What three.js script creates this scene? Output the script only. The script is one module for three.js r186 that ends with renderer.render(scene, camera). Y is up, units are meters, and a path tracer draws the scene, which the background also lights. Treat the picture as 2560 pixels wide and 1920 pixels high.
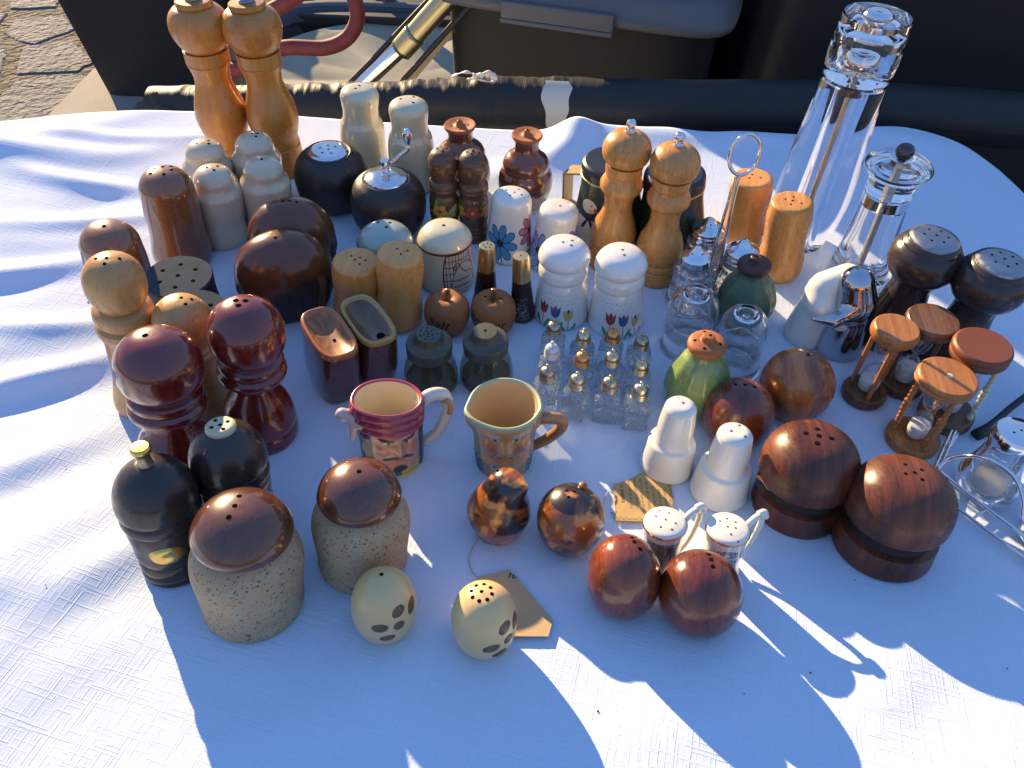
import * as THREE from 'three';
import { RoundedBoxGeometry } from 'three/addons/geometries/RoundedBoxGeometry.js';
import { mergeGeometries } from 'three/addons/utils/BufferGeometryUtils.js';

// ---------------------------------------------------------------- camera, sky, sun, exposure
const T = 0.74;                                   // height of the table top above the paving
const scene = new THREE.Scene();
const camera = new THREE.PerspectiveCamera(53.06, 4 / 3, 0.02, 60);
camera.rotation.order = 'YXZ';
camera.position.set(0, T + 0.48, 0);
camera.rotation.set(THREE.MathUtils.degToRad(-46.3), 0, THREE.MathUtils.degToRad(2.5));
const renderer = new THREE.WebGLRenderer({ antialias: true });
renderer.setSize(1024, 768);
renderer.toneMapping = THREE.LinearToneMapping;
renderer.toneMappingExposure = 2.5;
renderer.shadowMap.enabled = true;
const SUN_AZ = 34, SUN_EL = 16.5;
const D2R = Math.PI / 180;
const sunDir = new THREE.Vector3(-Math.sin(SUN_AZ * D2R) * Math.cos(SUN_EL * D2R), Math.sin(SUN_EL * D2R), -Math.cos(SUN_AZ * D2R) * Math.cos(SUN_EL * D2R));
{
  const W = 256, H = 128, d = new Float32Array(W * H * 4);
  const zen = [0.060, 0.138, 0.328], mid = [0.098, 0.173, 0.335], hor = [0.265, 0.275, 0.31];
  for (let j = 0; j < H; j++) {
    const el = Math.max(0, ((j + 0.5) / H - 0.5) * 2);            // 0 horizon .. 1 zenith
    const a = Math.min(1, el / 0.3), b = Math.min(1, Math.max(0, (el - 0.3) / 0.6));
    for (let i = 0; i < W; i++) for (let c = 0; c < 3; c++) {
      const low = hor[c] + (mid[c] - hor[c]) * Math.sqrt(a);
      d[(j * W + i) * 4 + c] = j < H / 2 ? 0.16 : low + (zen[c] - mid[c]) * b;
    }
  }
  for (let i = 3; i < d.length; i += 4) d[i] = 1;
  const sky = new THREE.DataTexture(d, W, H, THREE.RGBAFormat, THREE.FloatType);
  sky.mapping = THREE.EquirectangularReflectionMapping; sky.magFilter = THREE.LinearFilter; sky.needsUpdate = true;
  scene.background = sky; scene.environment = sky;
}
const sun = new THREE.DirectionalLight(new THREE.Color().setRGB(1.0, 0.71, 0.385), 5.0);
sun.position.copy(sunDir).multiplyScalar(6).add(new THREE.Vector3(0, T, -0.6));
sun.target.position.set(0, T, -0.6);
sun.castShadow = true; sun.shadow.mapSize.set(4096, 4096); sun.shadow.radius = 1;
Object.assign(sun.shadow.camera, { left: -1.6, right: 1.6, top: 1.6, bottom: -1.6, near: 0.5, far: 12 });
scene.add(sun, sun.target);

// ---------------------------------------------------------------- helpers
let seed = 12345;
const rnd = () => { seed = (seed + 0x6D2B79F5) | 0; let t = Math.imul(seed ^ (seed >>> 15), 1 | seed); t = (t + Math.imul(t ^ (t >>> 7), 61 | t)) ^ t; return ((t ^ (t >>> 14)) >>> 0) / 4294967296; };
const rr = (a, b) => a + (b - a) * rnd();
const clamp = (x, a = 0, b = 1) => Math.min(b, Math.max(a, x));
const sst = (a, b, x) => { const t = clamp((x - a) / (b - a)); return t * t * (3 - 2 * t); };
const lerp = (a, b, t) => a + (b - a) * t;
const mixc = (a, b, t) => [lerp(a[0], b[0], t), lerp(a[1], b[1], t), lerp(a[2], b[2], t)];
const gs = (x) => Math.exp(-x * x);
const hash = (i, j, s) => { let h = Math.imul(i, 374761393) ^ Math.imul(j, 668265263) ^ Math.imul(s, 2147483647 ^ 0x5bd1e995); h = Math.imul(h ^ (h >>> 13), 1274126177); h ^= h >>> 16; h = Math.imul(h, 0x85ebca6b); return ((h ^ (h >>> 15)) >>> 0) / 4294967296; };
const mod = (a, n) => ((a % n) + n) % n;
function pn(x, y, px, py, s = 1) {            // periodic value noise 0..1
  const xi = Math.floor(x), yi = Math.floor(y), fx = x - xi, fy = y - yi, u = fx * fx * (3 - 2 * fx), v = fy * fy * (3 - 2 * fy);
  const x0 = mod(xi, px), x1 = mod(xi + 1, px), y0 = mod(yi, py), y1 = mod(yi + 1, py);
  return lerp(lerp(hash(x0, y0, s), hash(x1, y0, s), u), lerp(hash(x0, y1, s), hash(x1, y1, s), u), v);
}
function fbm(x, y, p, s = 1, oct = 4) { let a = 0.5, t = 0, n = 0, q = p; for (let k = 0; k < oct; k++) { t += a * pn(x, y, q, q, s + k * 7); n += a; x *= 2; y *= 2; q *= 2; a *= 0.5; } return t / n; }
const toS = (c) => (c <= 0.0031308 ? 12.92 * c : 1.055 * Math.pow(c, 1 / 2.4) - 0.055);
function tex(w, h, fn, srgb = true) {          // fn(u,v) -> [r,g,b] linear (colour) or a grey number
  const d = new Uint8Array(w * h * 4);
  for (let j = 0; j < h; j++) for (let i = 0; i < w; i++) {
    const c = fn((i + 0.5) / w, (j + 0.5) / h), o = (j * w + i) * 4;
    if (typeof c === 'number') d[o] = d[o + 1] = d[o + 2] = clamp(c) * 255;
    else for (let k = 0; k < 3; k++) d[o + k] = clamp(srgb ? toS(clamp(c[k])) : c[k]) * 255;
    d[o + 3] = 255;
  }
  const t = new THREE.DataTexture(d, w, h); t.wrapS = t.wrapT = THREE.RepeatWrapping; t.magFilter = THREE.LinearFilter; t.minFilter = THREE.LinearMipmapLinearFilter; t.generateMipmaps = true;
  if (srgb) t.colorSpace = THREE.SRGBColorSpace; t.needsUpdate = true; return t;
}
function canvasTex(w, h, draw) {
  const c = document.createElement('canvas'); c.width = w; c.height = h; draw(c.getContext('2d'), w, h);
  const t = new THREE.CanvasTexture(c); t.colorSpace = THREE.SRGBColorSpace; t.wrapS = t.wrapT = THREE.RepeatWrapping; return t;
}
const col = (r, g, b) => new THREE.Color().setRGB(r, g, b);
function mat(o) {
  const { c, ...rest } = o; const m = new THREE.MeshPhysicalMaterial({ roughness: 0.5, ...rest });
  if (c) m.color.setRGB(...c); m.side = THREE.DoubleSide; return m;
}
const taken = {};
function numbered(n) { const k = taken[n] = (taken[n] ?? -1) + 1; return k ? `${n}_${String(k).padStart(3, '0')}` : n; }
function add(parent, name, geo, m) { const o = new THREE.Mesh(geo, m); o.name = name; o.castShadow = o.receiveShadow = true; parent.add(o); return o; }
function tag(o, label, category, group) { o.userData = { ...o.userData, label, category }; if (group) o.userData.group = group; return o; }
// the cloth rises gently towards the seller's side of the table
function surf(x, z) {
  const u = clamp((-0.05 - x) / 0.15), q = z + 0.03 * u * u * (3 - 2 * u); if (q < -0.42) return [0, 0];
  const t = (q + 0.42) / 0.12, f = (w) => 0.0084 + 0.14 * (w + 0.30);
  if (t < 1) return [0.0168 * (t ** 3 - t ** 4 / 2), 0.14 * (3 * t * t - 2 * t ** 3)];
  if (q < -0.12) return [f(q), 0.14];
  const k = Math.min(1, (q + 0.12) / 0.1); return [f(-0.12) + 0.014 * (k - k * k / 2), 0.14 * (1 - k)];
}
function drape(g) { const p = g.attributes.position; for (let i = 0; i < p.count; i++) p.setY(i, p.getY(i) + surf(p.getX(i), p.getZ(i))[0]); g.computeVertexNormals(); return g; }
function thing(name, label, category, at, turn = 0, group, y = 0) {     // at: [x mm, z mm, lean degrees]
  const o = new THREE.Group(); o.name = numbered(name); scene.add(o);
  const lean = clamp(at[2] || 0, -6, 6);
  const [sy, sl] = surf(at[0] / 1000, at[1] / 1000);
  o.rotation.order = 'XZY'; o.rotation.set(-Math.atan(sl), turn * D2R, lean * D2R);
  o.position.set(at[0] / 1000, T + sy + y / 1000 - Math.abs(Math.sin(lean * D2R)) * 0.012, at[1] / 1000);
  return tag(o, label, category, group);
}
function copyOf(src, label, at, turn = 0) {
  const o = src.clone(); o.name = numbered(src.name.replace(/_\d{3}$/, '')); scene.add(o); o.userData = { ...src.userData, label };
  const lean = clamp(at[2] || 0, -6, 6); o.rotation.set(0, turn * D2R, lean * D2R);
  o.position.set(at[0] / 1000, T - Math.abs(Math.sin(lean * D2R)) * 0.012, at[1] / 1000); return o;
}
function structure(name, geo, m, label) { const o = geo ? new THREE.Mesh(geo, m) : new THREE.Group(); o.name = numbered(name); o.castShadow = o.receiveShadow = true; o.userData = { kind: 'structure' }; if (label) o.userData.label = label; scene.add(o); return o; }

// profile: [r, y, corner?] in millimetres, from the foot up to the top
function dense(pts, n = 6) {
  const runs = []; let cur = [pts[0]];
  for (let i = 1; i < pts.length; i++) { cur.push(pts[i]); if (pts[i][2] || i === pts.length - 1) { runs.push(cur); cur = [pts[i]]; } }
  return runs.map((p) => {
    if (p.length === 2) return p.map((q) => [q[0], q[1]]);
    const out = [];
    for (let i = 0; i < p.length - 1; i++) {
      const a = p[Math.max(0, i - 1)], b = p[i], c = p[i + 1], d = p[Math.min(p.length - 1, i + 2)];
      // centripetal-ish: limit tangents so that uneven spacing does not overshoot
      const l1 = Math.hypot(c[0] - b[0], c[1] - b[1]), l0 = Math.hypot(b[0] - a[0], b[1] - a[1]) || l1, l2 = Math.hypot(d[0] - c[0], d[1] - c[1]) || l1;
      for (let k = 0; k < n; k++) {
        const t = k / n, t2 = t * t, t3 = t2 * t, q = [0, 0];
        for (let e = 0; e < 2; e++) {
          const m1 = i ? ((b[e] - a[e]) / l0 * l1 + (c[e] - b[e]) / l1 * l0) / (l0 + l1) * l1 : (c[e] - b[e]);
          const m2 = i < p.length - 2 ? ((c[e] - b[e]) / l1 * l2 + (d[e] - c[e]) / l2 * l1) / (l1 + l2) * l1 : (c[e] - b[e]);
          q[e] = (2 * t3 - 3 * t2 + 1) * b[e] + (t3 - 2 * t2 + t) * m1 + (-2 * t3 + 3 * t2) * c[e] + (t3 - t2) * m2;
        }
        out.push([Math.max(0, q[0]), q[1]]);
      }
    }
    out.push([p[p.length - 1][0], p[p.length - 1][1]]);
    return out;
  });
}
function lathe(pts, o = {}) {
  const { seg = 56, uv = 'cyl', S = 0.085, sx = 1, sz = 1, disp = null, n = 6, off = [rnd(), rnd()], colorFn = null } = o;
  const runs = dense(pts, n), P = [], N = [], U = [], I = [], C = []; let arc = 0, total = 0, rmax = 1;
  for (const r of runs) for (let i = 1; i < r.length; i++) { total += Math.hypot(r[i][0] - r[i - 1][0], r[i][1] - r[i - 1][1]); rmax = Math.max(rmax, r[i][0]); }
  const k = Math.max(1, Math.round(2 * Math.PI * rmax / 1000 / S));
  const seams = [];
  for (const run of runs) {
    const rings = run.map((q, i) => {
      const a = run[Math.max(0, i - 1)], b = run[Math.min(run.length - 1, i + 1)]; let nx = b[1] - a[1], ny = a[0] - b[0]; const l = Math.hypot(nx, ny) || 1;
      if (i) arc += Math.hypot(q[0] - run[i - 1][0], q[1] - run[i - 1][1]);
      return { r: q[0], y: q[1], nx: nx / l, ny: ny / l, arc };
    });
    const strips = []; let s = [rings[0]];
    for (let i = 1; i < rings.length; i++) { s.push(rings[i]); if (uv === 'cyl' && i < rings.length - 1 && (Math.abs(rings[i].ny) > 0.8) !== (Math.abs(rings[i + 1].ny) > 0.8)) { strips.push(s); s = [rings[i]]; } }
    if (s.length > 1) strips.push(s);
    for (const st of strips) {
      const base = P.length / 3, cap = uv === 'cyl' && Math.abs(st[Math.floor(st.length / 2)].ny) > 0.8;
      st.forEach((g, i) => {
        for (let j = 0; j <= seg; j++) {
          const th = (j / seg) * 2 * Math.PI - Math.PI, sn = Math.sin(th), cs = Math.cos(th);
          const dd = disp ? disp(j === seg ? -Math.PI : th, g.y, g.r) : 0, r = Math.max(0, g.r + dd);
          const x = r * sn * sx / 1000, y = g.y / 1000, z = r * cs * sz / 1000;
          P.push(x, y, z);
          const nn = [g.nx * sn / sx, g.ny, g.nx * cs / sz], l = Math.hypot(...nn) || 1; N.push(nn[0] / l, nn[1] / l, nn[2] / l);
          if (uv === 'norm') U.push(j / seg, g.arc / total);
          else if (uv === 'solid') U.push((x + 0.12 * z) / S + off[0], (y - 0.55 * z) / S + off[1]);
          else if (cap) U.push(x / S + off[0], z / S + off[1]);
          else U.push(j / seg * k + off[0], g.arc / 1000 / S + off[1]);
          if (colorFn) C.push(...colorFn(th, g.y, g.r));
        }
        if (i) for (let j = 0; j < seg; j++) { const a = base + (i - 1) * (seg + 1) + j, b = a + 1, c = b + seg + 1, d = a + seg + 1; if (st[i - 1].r > 1e-6 || disp) I.push(a, b, c); if (g.r > 1e-6) I.push(a, c, d); }
        seams.push([base + i * (seg + 1), base + i * (seg + 1) + seg]);
      });
    }
  }
  const geo = new THREE.BufferGeometry();
  geo.setAttribute('position', new THREE.Float32BufferAttribute(P, 3)); geo.setAttribute('normal', new THREE.Float32BufferAttribute(N, 3)); geo.setAttribute('uv', new THREE.Float32BufferAttribute(U, 2));
  if (colorFn) geo.setAttribute('color', new THREE.Float32BufferAttribute(C, 3));
  geo.setIndex(I);
  if (disp) {
    geo.computeVertexNormals(); const nn = geo.attributes.normal;
    for (const [a, b] of seams) { const v = new THREE.Vector3(nn.getX(a) + nn.getX(b), nn.getY(a) + nn.getY(b), nn.getZ(a) + nn.getZ(b)).normalize(); nn.setXYZ(a, v.x, v.y, v.z); nn.setXYZ(b, v.x, v.y, v.z); }
  }
  return geo;
}
function topAt(pts, rho) {                      // height and slope of a profile's upper side at a radius
  const p = dense(pts).flat();
  for (let i = p.length - 1; i > 0; i--) { const a = p[i], b = p[i - 1]; if (rho >= Math.min(a[0], b[0]) - 1e-6 && rho <= Math.max(a[0], b[0]) + 1e-6 && Math.abs(a[0] - b[0]) > 1e-6) { const t = (rho - a[0]) / (b[0] - a[0]); return [lerp(a[1], b[1], t), (b[1] - a[1]) / (b[0] - a[0])]; } }
  return [p[p.length - 1][1], 0];
}
const holeMat = mat({ c: [0.012, 0.008, 0.006], roughness: 1, specularIntensity: 0 });
const holeGeos = {};
function holeGeo(r) { const k = r.toFixed(2); if (!holeGeos[k]) { holeGeos[k] = new THREE.SphereGeometry(1, 14, 8); holeGeos[k].scale(r / 1000, 0.00035, r / 1000); } return holeGeos[k]; }
function holes(t, pts, list, r, m = holeMat, sx = 1, sz = 1) {
  for (const [dx, dz] of list) {
    const rho = Math.hypot(dx / sx, dz / sz), [y, sl] = topAt(pts, rho);
    const o = add(t, 'hole', holeGeo(r), m); o.position.set(dx / 1000, y / 1000, dz / 1000);
    const n = new THREE.Vector3(rho ? -sl * dx / rho : 0, 1, rho ? -sl * dz / rho : 0).normalize(); o.quaternion.setFromUnitVectors(new THREE.Vector3(0, 1, 0), n);
  }
}
function ring(n, r, a0 = 0) { return Array.from({ length: n }, (_, i) => [r * Math.cos(a0 * D2R + i * 2 * Math.PI / n), r * Math.sin(a0 * D2R + i * 2 * Math.PI / n)]); }
// tube through points (mm) with a radius that may vary along it
function sweep(pts, rad, { seg = 12, n = 40, closed = false, flat = 1 } = {}) {
  const curve = new THREE.CatmullRomCurve3(pts.map((p) => new THREE.Vector3(p[0] / 1000, p[1] / 1000, p[2] / 1000)), closed, 'centripetal');
  const fr = curve.computeFrenetFrames(n, closed), P = [], U = [], I = [], R = (t) => (typeof rad === 'function' ? rad(t) : rad) / 1000, L = curve.getLength();
  for (let i = 0; i <= n; i++) {
    const c = curve.getPointAt(i / n), r = R(i / n);
    for (let j = 0; j <= seg; j++) { const a = j / seg * 2 * Math.PI, v = c.clone().addScaledVector(fr.normals[i], Math.cos(a) * r).addScaledVector(fr.binormals[i], Math.sin(a) * r * flat); P.push(v.x, v.y, v.z); U.push(j / seg, i / n * L / 0.06); }
    if (i) for (let j = 0; j < seg; j++) { const a = (i - 1) * (seg + 1) + j, b = a + seg + 1; I.push(a, a + 1, b, b, a + 1, b + 1); }
  }
  if (!closed) for (const [i, s] of [[0, 1], [n, -1]]) {
    const c = curve.getPointAt(i / n), q = P.length / 3; P.push(c.x, c.y, c.z); U.push(0.5, 0.5);
    for (let j = 0; j < seg; j++) { const a = i * (seg + 1) + j; s > 0 ? I.push(q, a + 1, a) : I.push(q, a, a + 1); }
  }
  const g = new THREE.BufferGeometry(); g.setAttribute('position', new THREE.Float32BufferAttribute(P, 3)); g.setAttribute('uv', new THREE.Float32BufferAttribute(U, 2)); g.setIndex(I); g.computeVertexNormals();
  const nn = g.attributes.normal; for (let i = 0; i <= n; i++) { const a = i * (seg + 1), b = a + seg, v = new THREE.Vector3(nn.getX(a) + nn.getX(b), nn.getY(a) + nn.getY(b), nn.getZ(a) + nn.getZ(b)).normalize(); nn.setXYZ(a, v.x, v.y, v.z); nn.setXYZ(b, v.x, v.y, v.z); }
  return g;
}
// stack of superellipse rings: [y, a, b, power, dx, dz] in mm
function loft(levels, { seg = 48, S = 0.06, disp = null, close = true } = {}) {
  const P = [], U = [], I = []; let arc = 0;
  levels.forEach((l, i) => {
    const [y, a, b, p = 2, dx = 0, dz = 0] = l; if (i) arc += Math.hypot(y - levels[i - 1][0], a - levels[i - 1][1]);
    for (let j = 0; j <= seg; j++) {
      const th = j / seg * 2 * Math.PI - Math.PI, s = Math.sin(th), c = Math.cos(th), k = 1 / Math.pow(Math.pow(Math.abs(s), p) + Math.pow(Math.abs(c), p), 1 / p), d = 1 + (disp && j < seg ? disp(th, y) : disp ? disp(-Math.PI, y) : 0);
      P.push((dx + a * s * k * d) / 1000, y / 1000, (dz + b * c * k * d) / 1000); U.push(j / seg * 3, arc / 1000 / S);
    }
    if (i) for (let j = 0; j < seg; j++) { const q = (i - 1) * (seg + 1) + j, w = q + seg + 1; I.push(q, q + 1, w + 1, q, w + 1, w); }
  });
  const g = new THREE.BufferGeometry(); g.setAttribute('position', new THREE.Float32BufferAttribute(P, 3)); g.setAttribute('uv', new THREE.Float32BufferAttribute(U, 2)); g.setIndex(I); g.computeVertexNormals();
  const nn = g.attributes.normal; for (let i = 0; i < levels.length; i++) { const a = i * (seg + 1), b = a + seg, v = new THREE.Vector3(nn.getX(a) + nn.getX(b), nn.getY(a) + nn.getY(b), nn.getZ(a) + nn.getZ(b)).normalize(); nn.setXYZ(a, v.x, v.y, v.z); nn.setXYZ(b, v.x, v.y, v.z); }
  return g;
}
// surface nets over a signed distance (mm); solid where f < 0
function sdfMesh(f, lo, hi, cell) {
  const n = [0, 1, 2].map((k) => Math.ceil((hi[k] - lo[k]) / cell) + 1), id = (i, j, k) => (k * n[1] + j) * n[0] + i, F = new Float32Array(n[0] * n[1] * n[2]);
  for (let k = 0; k < n[2]; k++) for (let j = 0; j < n[1]; j++) for (let i = 0; i < n[0]; i++) F[id(i, j, k)] = f(lo[0] + i * cell, lo[1] + j * cell, lo[2] + k * cell);
  const V = new Int32Array(F.length).fill(-1), P = [], N = [], I = [];
  for (let k = 0; k < n[2] - 1; k++) for (let j = 0; j < n[1] - 1; j++) for (let i = 0; i < n[0] - 1; i++) {
    let c = 0, sx = 0, sy = 0, sz = 0;
    for (let e = 0; e < 12; e++) {
      const ax = e >> 2, u = e & 1, v = (e >> 1) & 1, a = [0, 0, 0], b = [0, 0, 0]; a[(ax + 1) % 3] = b[(ax + 1) % 3] = u; a[(ax + 2) % 3] = b[(ax + 2) % 3] = v; b[ax] = 1;
      const fa = F[id(i + a[0], j + a[1], k + a[2])], fb = F[id(i + b[0], j + b[1], k + b[2])];
      if ((fa < 0) !== (fb < 0)) { const t = fa / (fa - fb); sx += a[0] + (b[0] - a[0]) * t; sy += a[1] + (b[1] - a[1]) * t; sz += a[2] + (b[2] - a[2]) * t; c++; }
    }
    if (c) { const x = lo[0] + (i + sx / c) * cell, y = lo[1] + (j + sy / c) * cell, z = lo[2] + (k + sz / c) * cell, h = 0.3; V[id(i, j, k)] = P.length / 3; P.push(x / 1000, y / 1000, z / 1000); const g = new THREE.Vector3(f(x + h, y, z) - f(x - h, y, z), f(x, y + h, z) - f(x, y - h, z), f(x, y, z + h) - f(x, y, z - h)).normalize(); N.push(g.x, g.y, g.z); }
  }
  for (let k = 1; k < n[2] - 1; k++) for (let j = 1; j < n[1] - 1; j++) for (let i = 1; i < n[0] - 1; i++) for (let ax = 0; ax < 3; ax++) {
    const o = [0, 0, 0]; o[ax] = 1; const fa = F[id(i, j, k)], fb = F[id(i + o[0], j + o[1], k + o[2])]; if ((fa < 0) === (fb < 0)) continue;
    const u = [0, 0, 0], v = [0, 0, 0]; u[(ax + 1) % 3] = 1; v[(ax + 2) % 3] = 1;
    const q = [V[id(i, j, k)], V[id(i - u[0], j - u[1], k - u[2])], V[id(i - u[0] - v[0], j - u[1] - v[1], k - u[2] - v[2])], V[id(i - v[0], j - v[1], k - v[2])]];
    fa < 0 ? I.push(q[0], q[1], q[2], q[0], q[2], q[3]) : I.push(q[0], q[2], q[1], q[0], q[3], q[2]);
  }
  const g = new THREE.BufferGeometry(); g.setAttribute('position', new THREE.Float32BufferAttribute(P, 3)); g.setAttribute('normal', new THREE.Float32BufferAttribute(N, 3));
  const U = []; for (let i = 0; i < P.length; i += 3) U.push((P[i] + 0.3 * P[i + 2]) / 0.06, (P[i + 1] - 0.5 * P[i + 2]) / 0.06); g.setAttribute('uv', new THREE.Float32BufferAttribute(U, 2)); g.setIndex(I); return g;
}
const cap = (a, b, r1, r2) => (x, y, z) => { const dx = b[0] - a[0], dy = b[1] - a[1], dz = b[2] - a[2], t = clamp(((x - a[0]) * dx + (y - a[1]) * dy + (z - a[2]) * dz) / (dx * dx + dy * dy + dz * dz)); return Math.hypot(x - a[0] - dx * t, y - a[1] - dy * t, z - a[2] - dz * t) - lerp(r1, r2, t); };
const smin = (a, b, k) => { const h = Math.max(k - Math.abs(a - b), 0) / k; return Math.min(a, b) - h * h * k / 4; };
const bend = (g, m4) => { g.applyMatrix4(m4); return g; };

// ---------------------------------------------------------------- textures and materials
function woodTex(light, dark, { lines = 26, fleck = 0, fleckCol = null, wave = 0.03, band = 5, contrast = 1, s = 1 } = {}) {
  const fl = []; for (let i = 0; i < fleck; i++) fl.push([rnd(), rnd(), rr(0.0015, 0.0035), rr(0.012, 0.05), rr(0.35, 0.9)]);
  const W = 512, grid = new Float32Array(W * W);
  for (const [fx, fy, fw, fh, fa] of fl) { const x0 = Math.floor((fx - fw * 2) * W), x1 = Math.ceil((fx + fw * 2) * W), y0 = Math.floor((fy - fh) * W), y1 = Math.ceil((fy + fh) * W); for (let y = y0; y <= y1; y++) for (let x = x0; x <= x1; x++) { const v = fa * gs((x / W - fx) / fw) * gs((y / W - fy) / fh * 1.2), q = mod(y, W) * W + mod(x, W); grid[q] = Math.max(grid[q], v); } }
  return tex(W, W, (u, v) => {
    const w = wave * (fbm(u * 3, v * 3, 3, s) - 0.5) * 2;
    const a = pn((u + w) * lines, v * 2, lines, 2, s + 3), b = pn((u + w) * lines * 4, v * 5, lines * 4, 5, s + 5), c = pn((u + w * 1.5) * band, v * 1, band, 1, s + 9), d = pn(u * 130, v * 22, 130, 22, s + 11);
    const t = clamp(0.5 + contrast * ((c - 0.5) * 0.75 + (a - 0.5) * 0.6 + (b - 0.5) * 0.35 + (d - 0.5) * 0.25));
    let o = mixc(light, dark, t);
    const f = grid[Math.floor(v * W) * W + Math.floor(u * W)];
    if (f > 0.01) o = mixc(o, fleckCol || dark.map((x) => x * 0.35), f);
    return o;
  });
}
function speckTex(base, spots, { mott = 0.25, size = 512, s = 1 } = {}) {     // spots: [colour, count, rmin, rmax, strength]
  const W = size, k = new Float32Array(W * W), ci = new Uint8Array(W * W);
  spots.forEach(([c, n, a, b, st], q) => { for (let i = 0; i < n; i++) { const x0 = rnd() * W, y0 = rnd() * W, r = rr(a, b) * (0.6 + 0.4 * rnd()), e = rr(0.8, 1.25), s1 = st * rr(0.5, 1); for (let y = Math.floor(y0 - r * 1.5); y <= y0 + r * 1.5; y++) for (let x = Math.floor(x0 - r * 1.5); x <= x0 + r * 1.5; x++) { const d = Math.hypot((x - x0) * e, (y - y0) / e) / r, v = s1 * sst(1.15, 0.6, d), o = mod(y, W) * W + mod(x, W); if (v > k[o]) { k[o] = v; ci[o] = q; } } } });
  return tex(W, W, (u, v) => { const m = 1 + mott * (fbm(u * 5, v * 5, 5, s) - 0.5) * 2, o = Math.floor(v * W) * W + Math.floor(u * W); const b = base.map((x) => x * m); return k[o] > 0 ? mixc(b, spots[ci[o]][0], k[o]) : b; });
}
const bumpFine = tex(512, 512, (u, v) => 0.5 + 0.5 * (fbm(u * 60, v * 60, 60, 3, 3) - 0.5), false);
const scratch = (() => { const W = 512, g = new Float32Array(W * W).fill(0); for (let i = 0; i < 260; i++) { let x = rnd() * W, y = rnd() * W; const a = rnd() * 6.28, L = rr(8, 70), st = rr(0.15, 0.6); for (let k = 0; k < L; k++) { g[mod(Math.floor(y), W) * W + mod(Math.floor(x), W)] = st; x += Math.cos(a); y += Math.sin(a); } } return tex(W, W, (u, v) => clamp(0.42 + 0.4 * (fbm(u * 6, v * 6, 6, 21) - 0.5) + 0.25 * (fbm(u * 40, v * 40, 40, 5, 2) - 0.5) + g[Math.floor(v * W) * W + Math.floor(u * W)] * 0.5), false); })();
const wood = (m, o = {}) => mat({ map: m, roughness: 0.75, roughnessMap: scratch, bumpMap: bumpFine, bumpScale: 0.0001, ...o });
const tBeech = woodTex([0.60, 0.255, 0.050], [0.40, 0.135, 0.018], { lines: 18, fleck: 60, contrast: 0.8, s: 2 });
const tPale = woodTex([0.60, 0.35, 0.135], [0.45, 0.215, 0.066], { lines: 14, fleck: 70, contrast: 0.7, s: 4 });
const tOak = woodTex([0.68, 0.335, 0.095], [0.46, 0.18, 0.038], { lines: 30, fleck: 520, contrast: 0.8, s: 6 });
const tBamboo = woodTex([0.78, 0.375, 0.105], [0.58, 0.23, 0.045], { lines: 34, fleck: 130, contrast: 0.6, s: 8 });
const tTeak = woodTex([0.175, 0.052, 0.021], [0.055, 0.015, 0.007], { lines: 22, fleck: 240, contrast: 0.95, s: 10 });
const tRed = woodTex([0.25, 0.055, 0.014], [0.065, 0.011, 0.005], { lines: 14, fleck: 60, contrast: 1.1, wave: 0.09, band: 7, s: 12 });
const tOrangeWood = woodTex([0.52, 0.175, 0.040], [0.21, 0.046, 0.011], { lines: 12, fleck: 60, contrast: 1.25, wave: 0.10, band: 9, s: 14 });
const tWalnut = woodTex([0.24, 0.115, 0.05], [0.10, 0.042, 0.018], { lines: 26, fleck: 160, contrast: 0.9, s: 16 });
const tDark = woodTex([0.050, 0.033, 0.027], [0.028, 0.020, 0.018], { lines: 24, fleck: 60, contrast: 0.8, s: 18 });
const tHoney = woodTex([0.55, 0.235, 0.06], [0.34, 0.115, 0.025], { lines: 26, fleck: 150, contrast: 0.9, s: 20 });
const tApple = woodTex([0.36, 0.165, 0.068], [0.22, 0.078, 0.028], { lines: 20, fleck: 60, contrast: 0.9, wave: 0.06, s: 22 });
const tPaintWood = woodTex([0.135, 0.064, 0.024], [0.055, 0.024, 0.011], { lines: 16, fleck: 160, contrast: 1.1, s: 24 });
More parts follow.
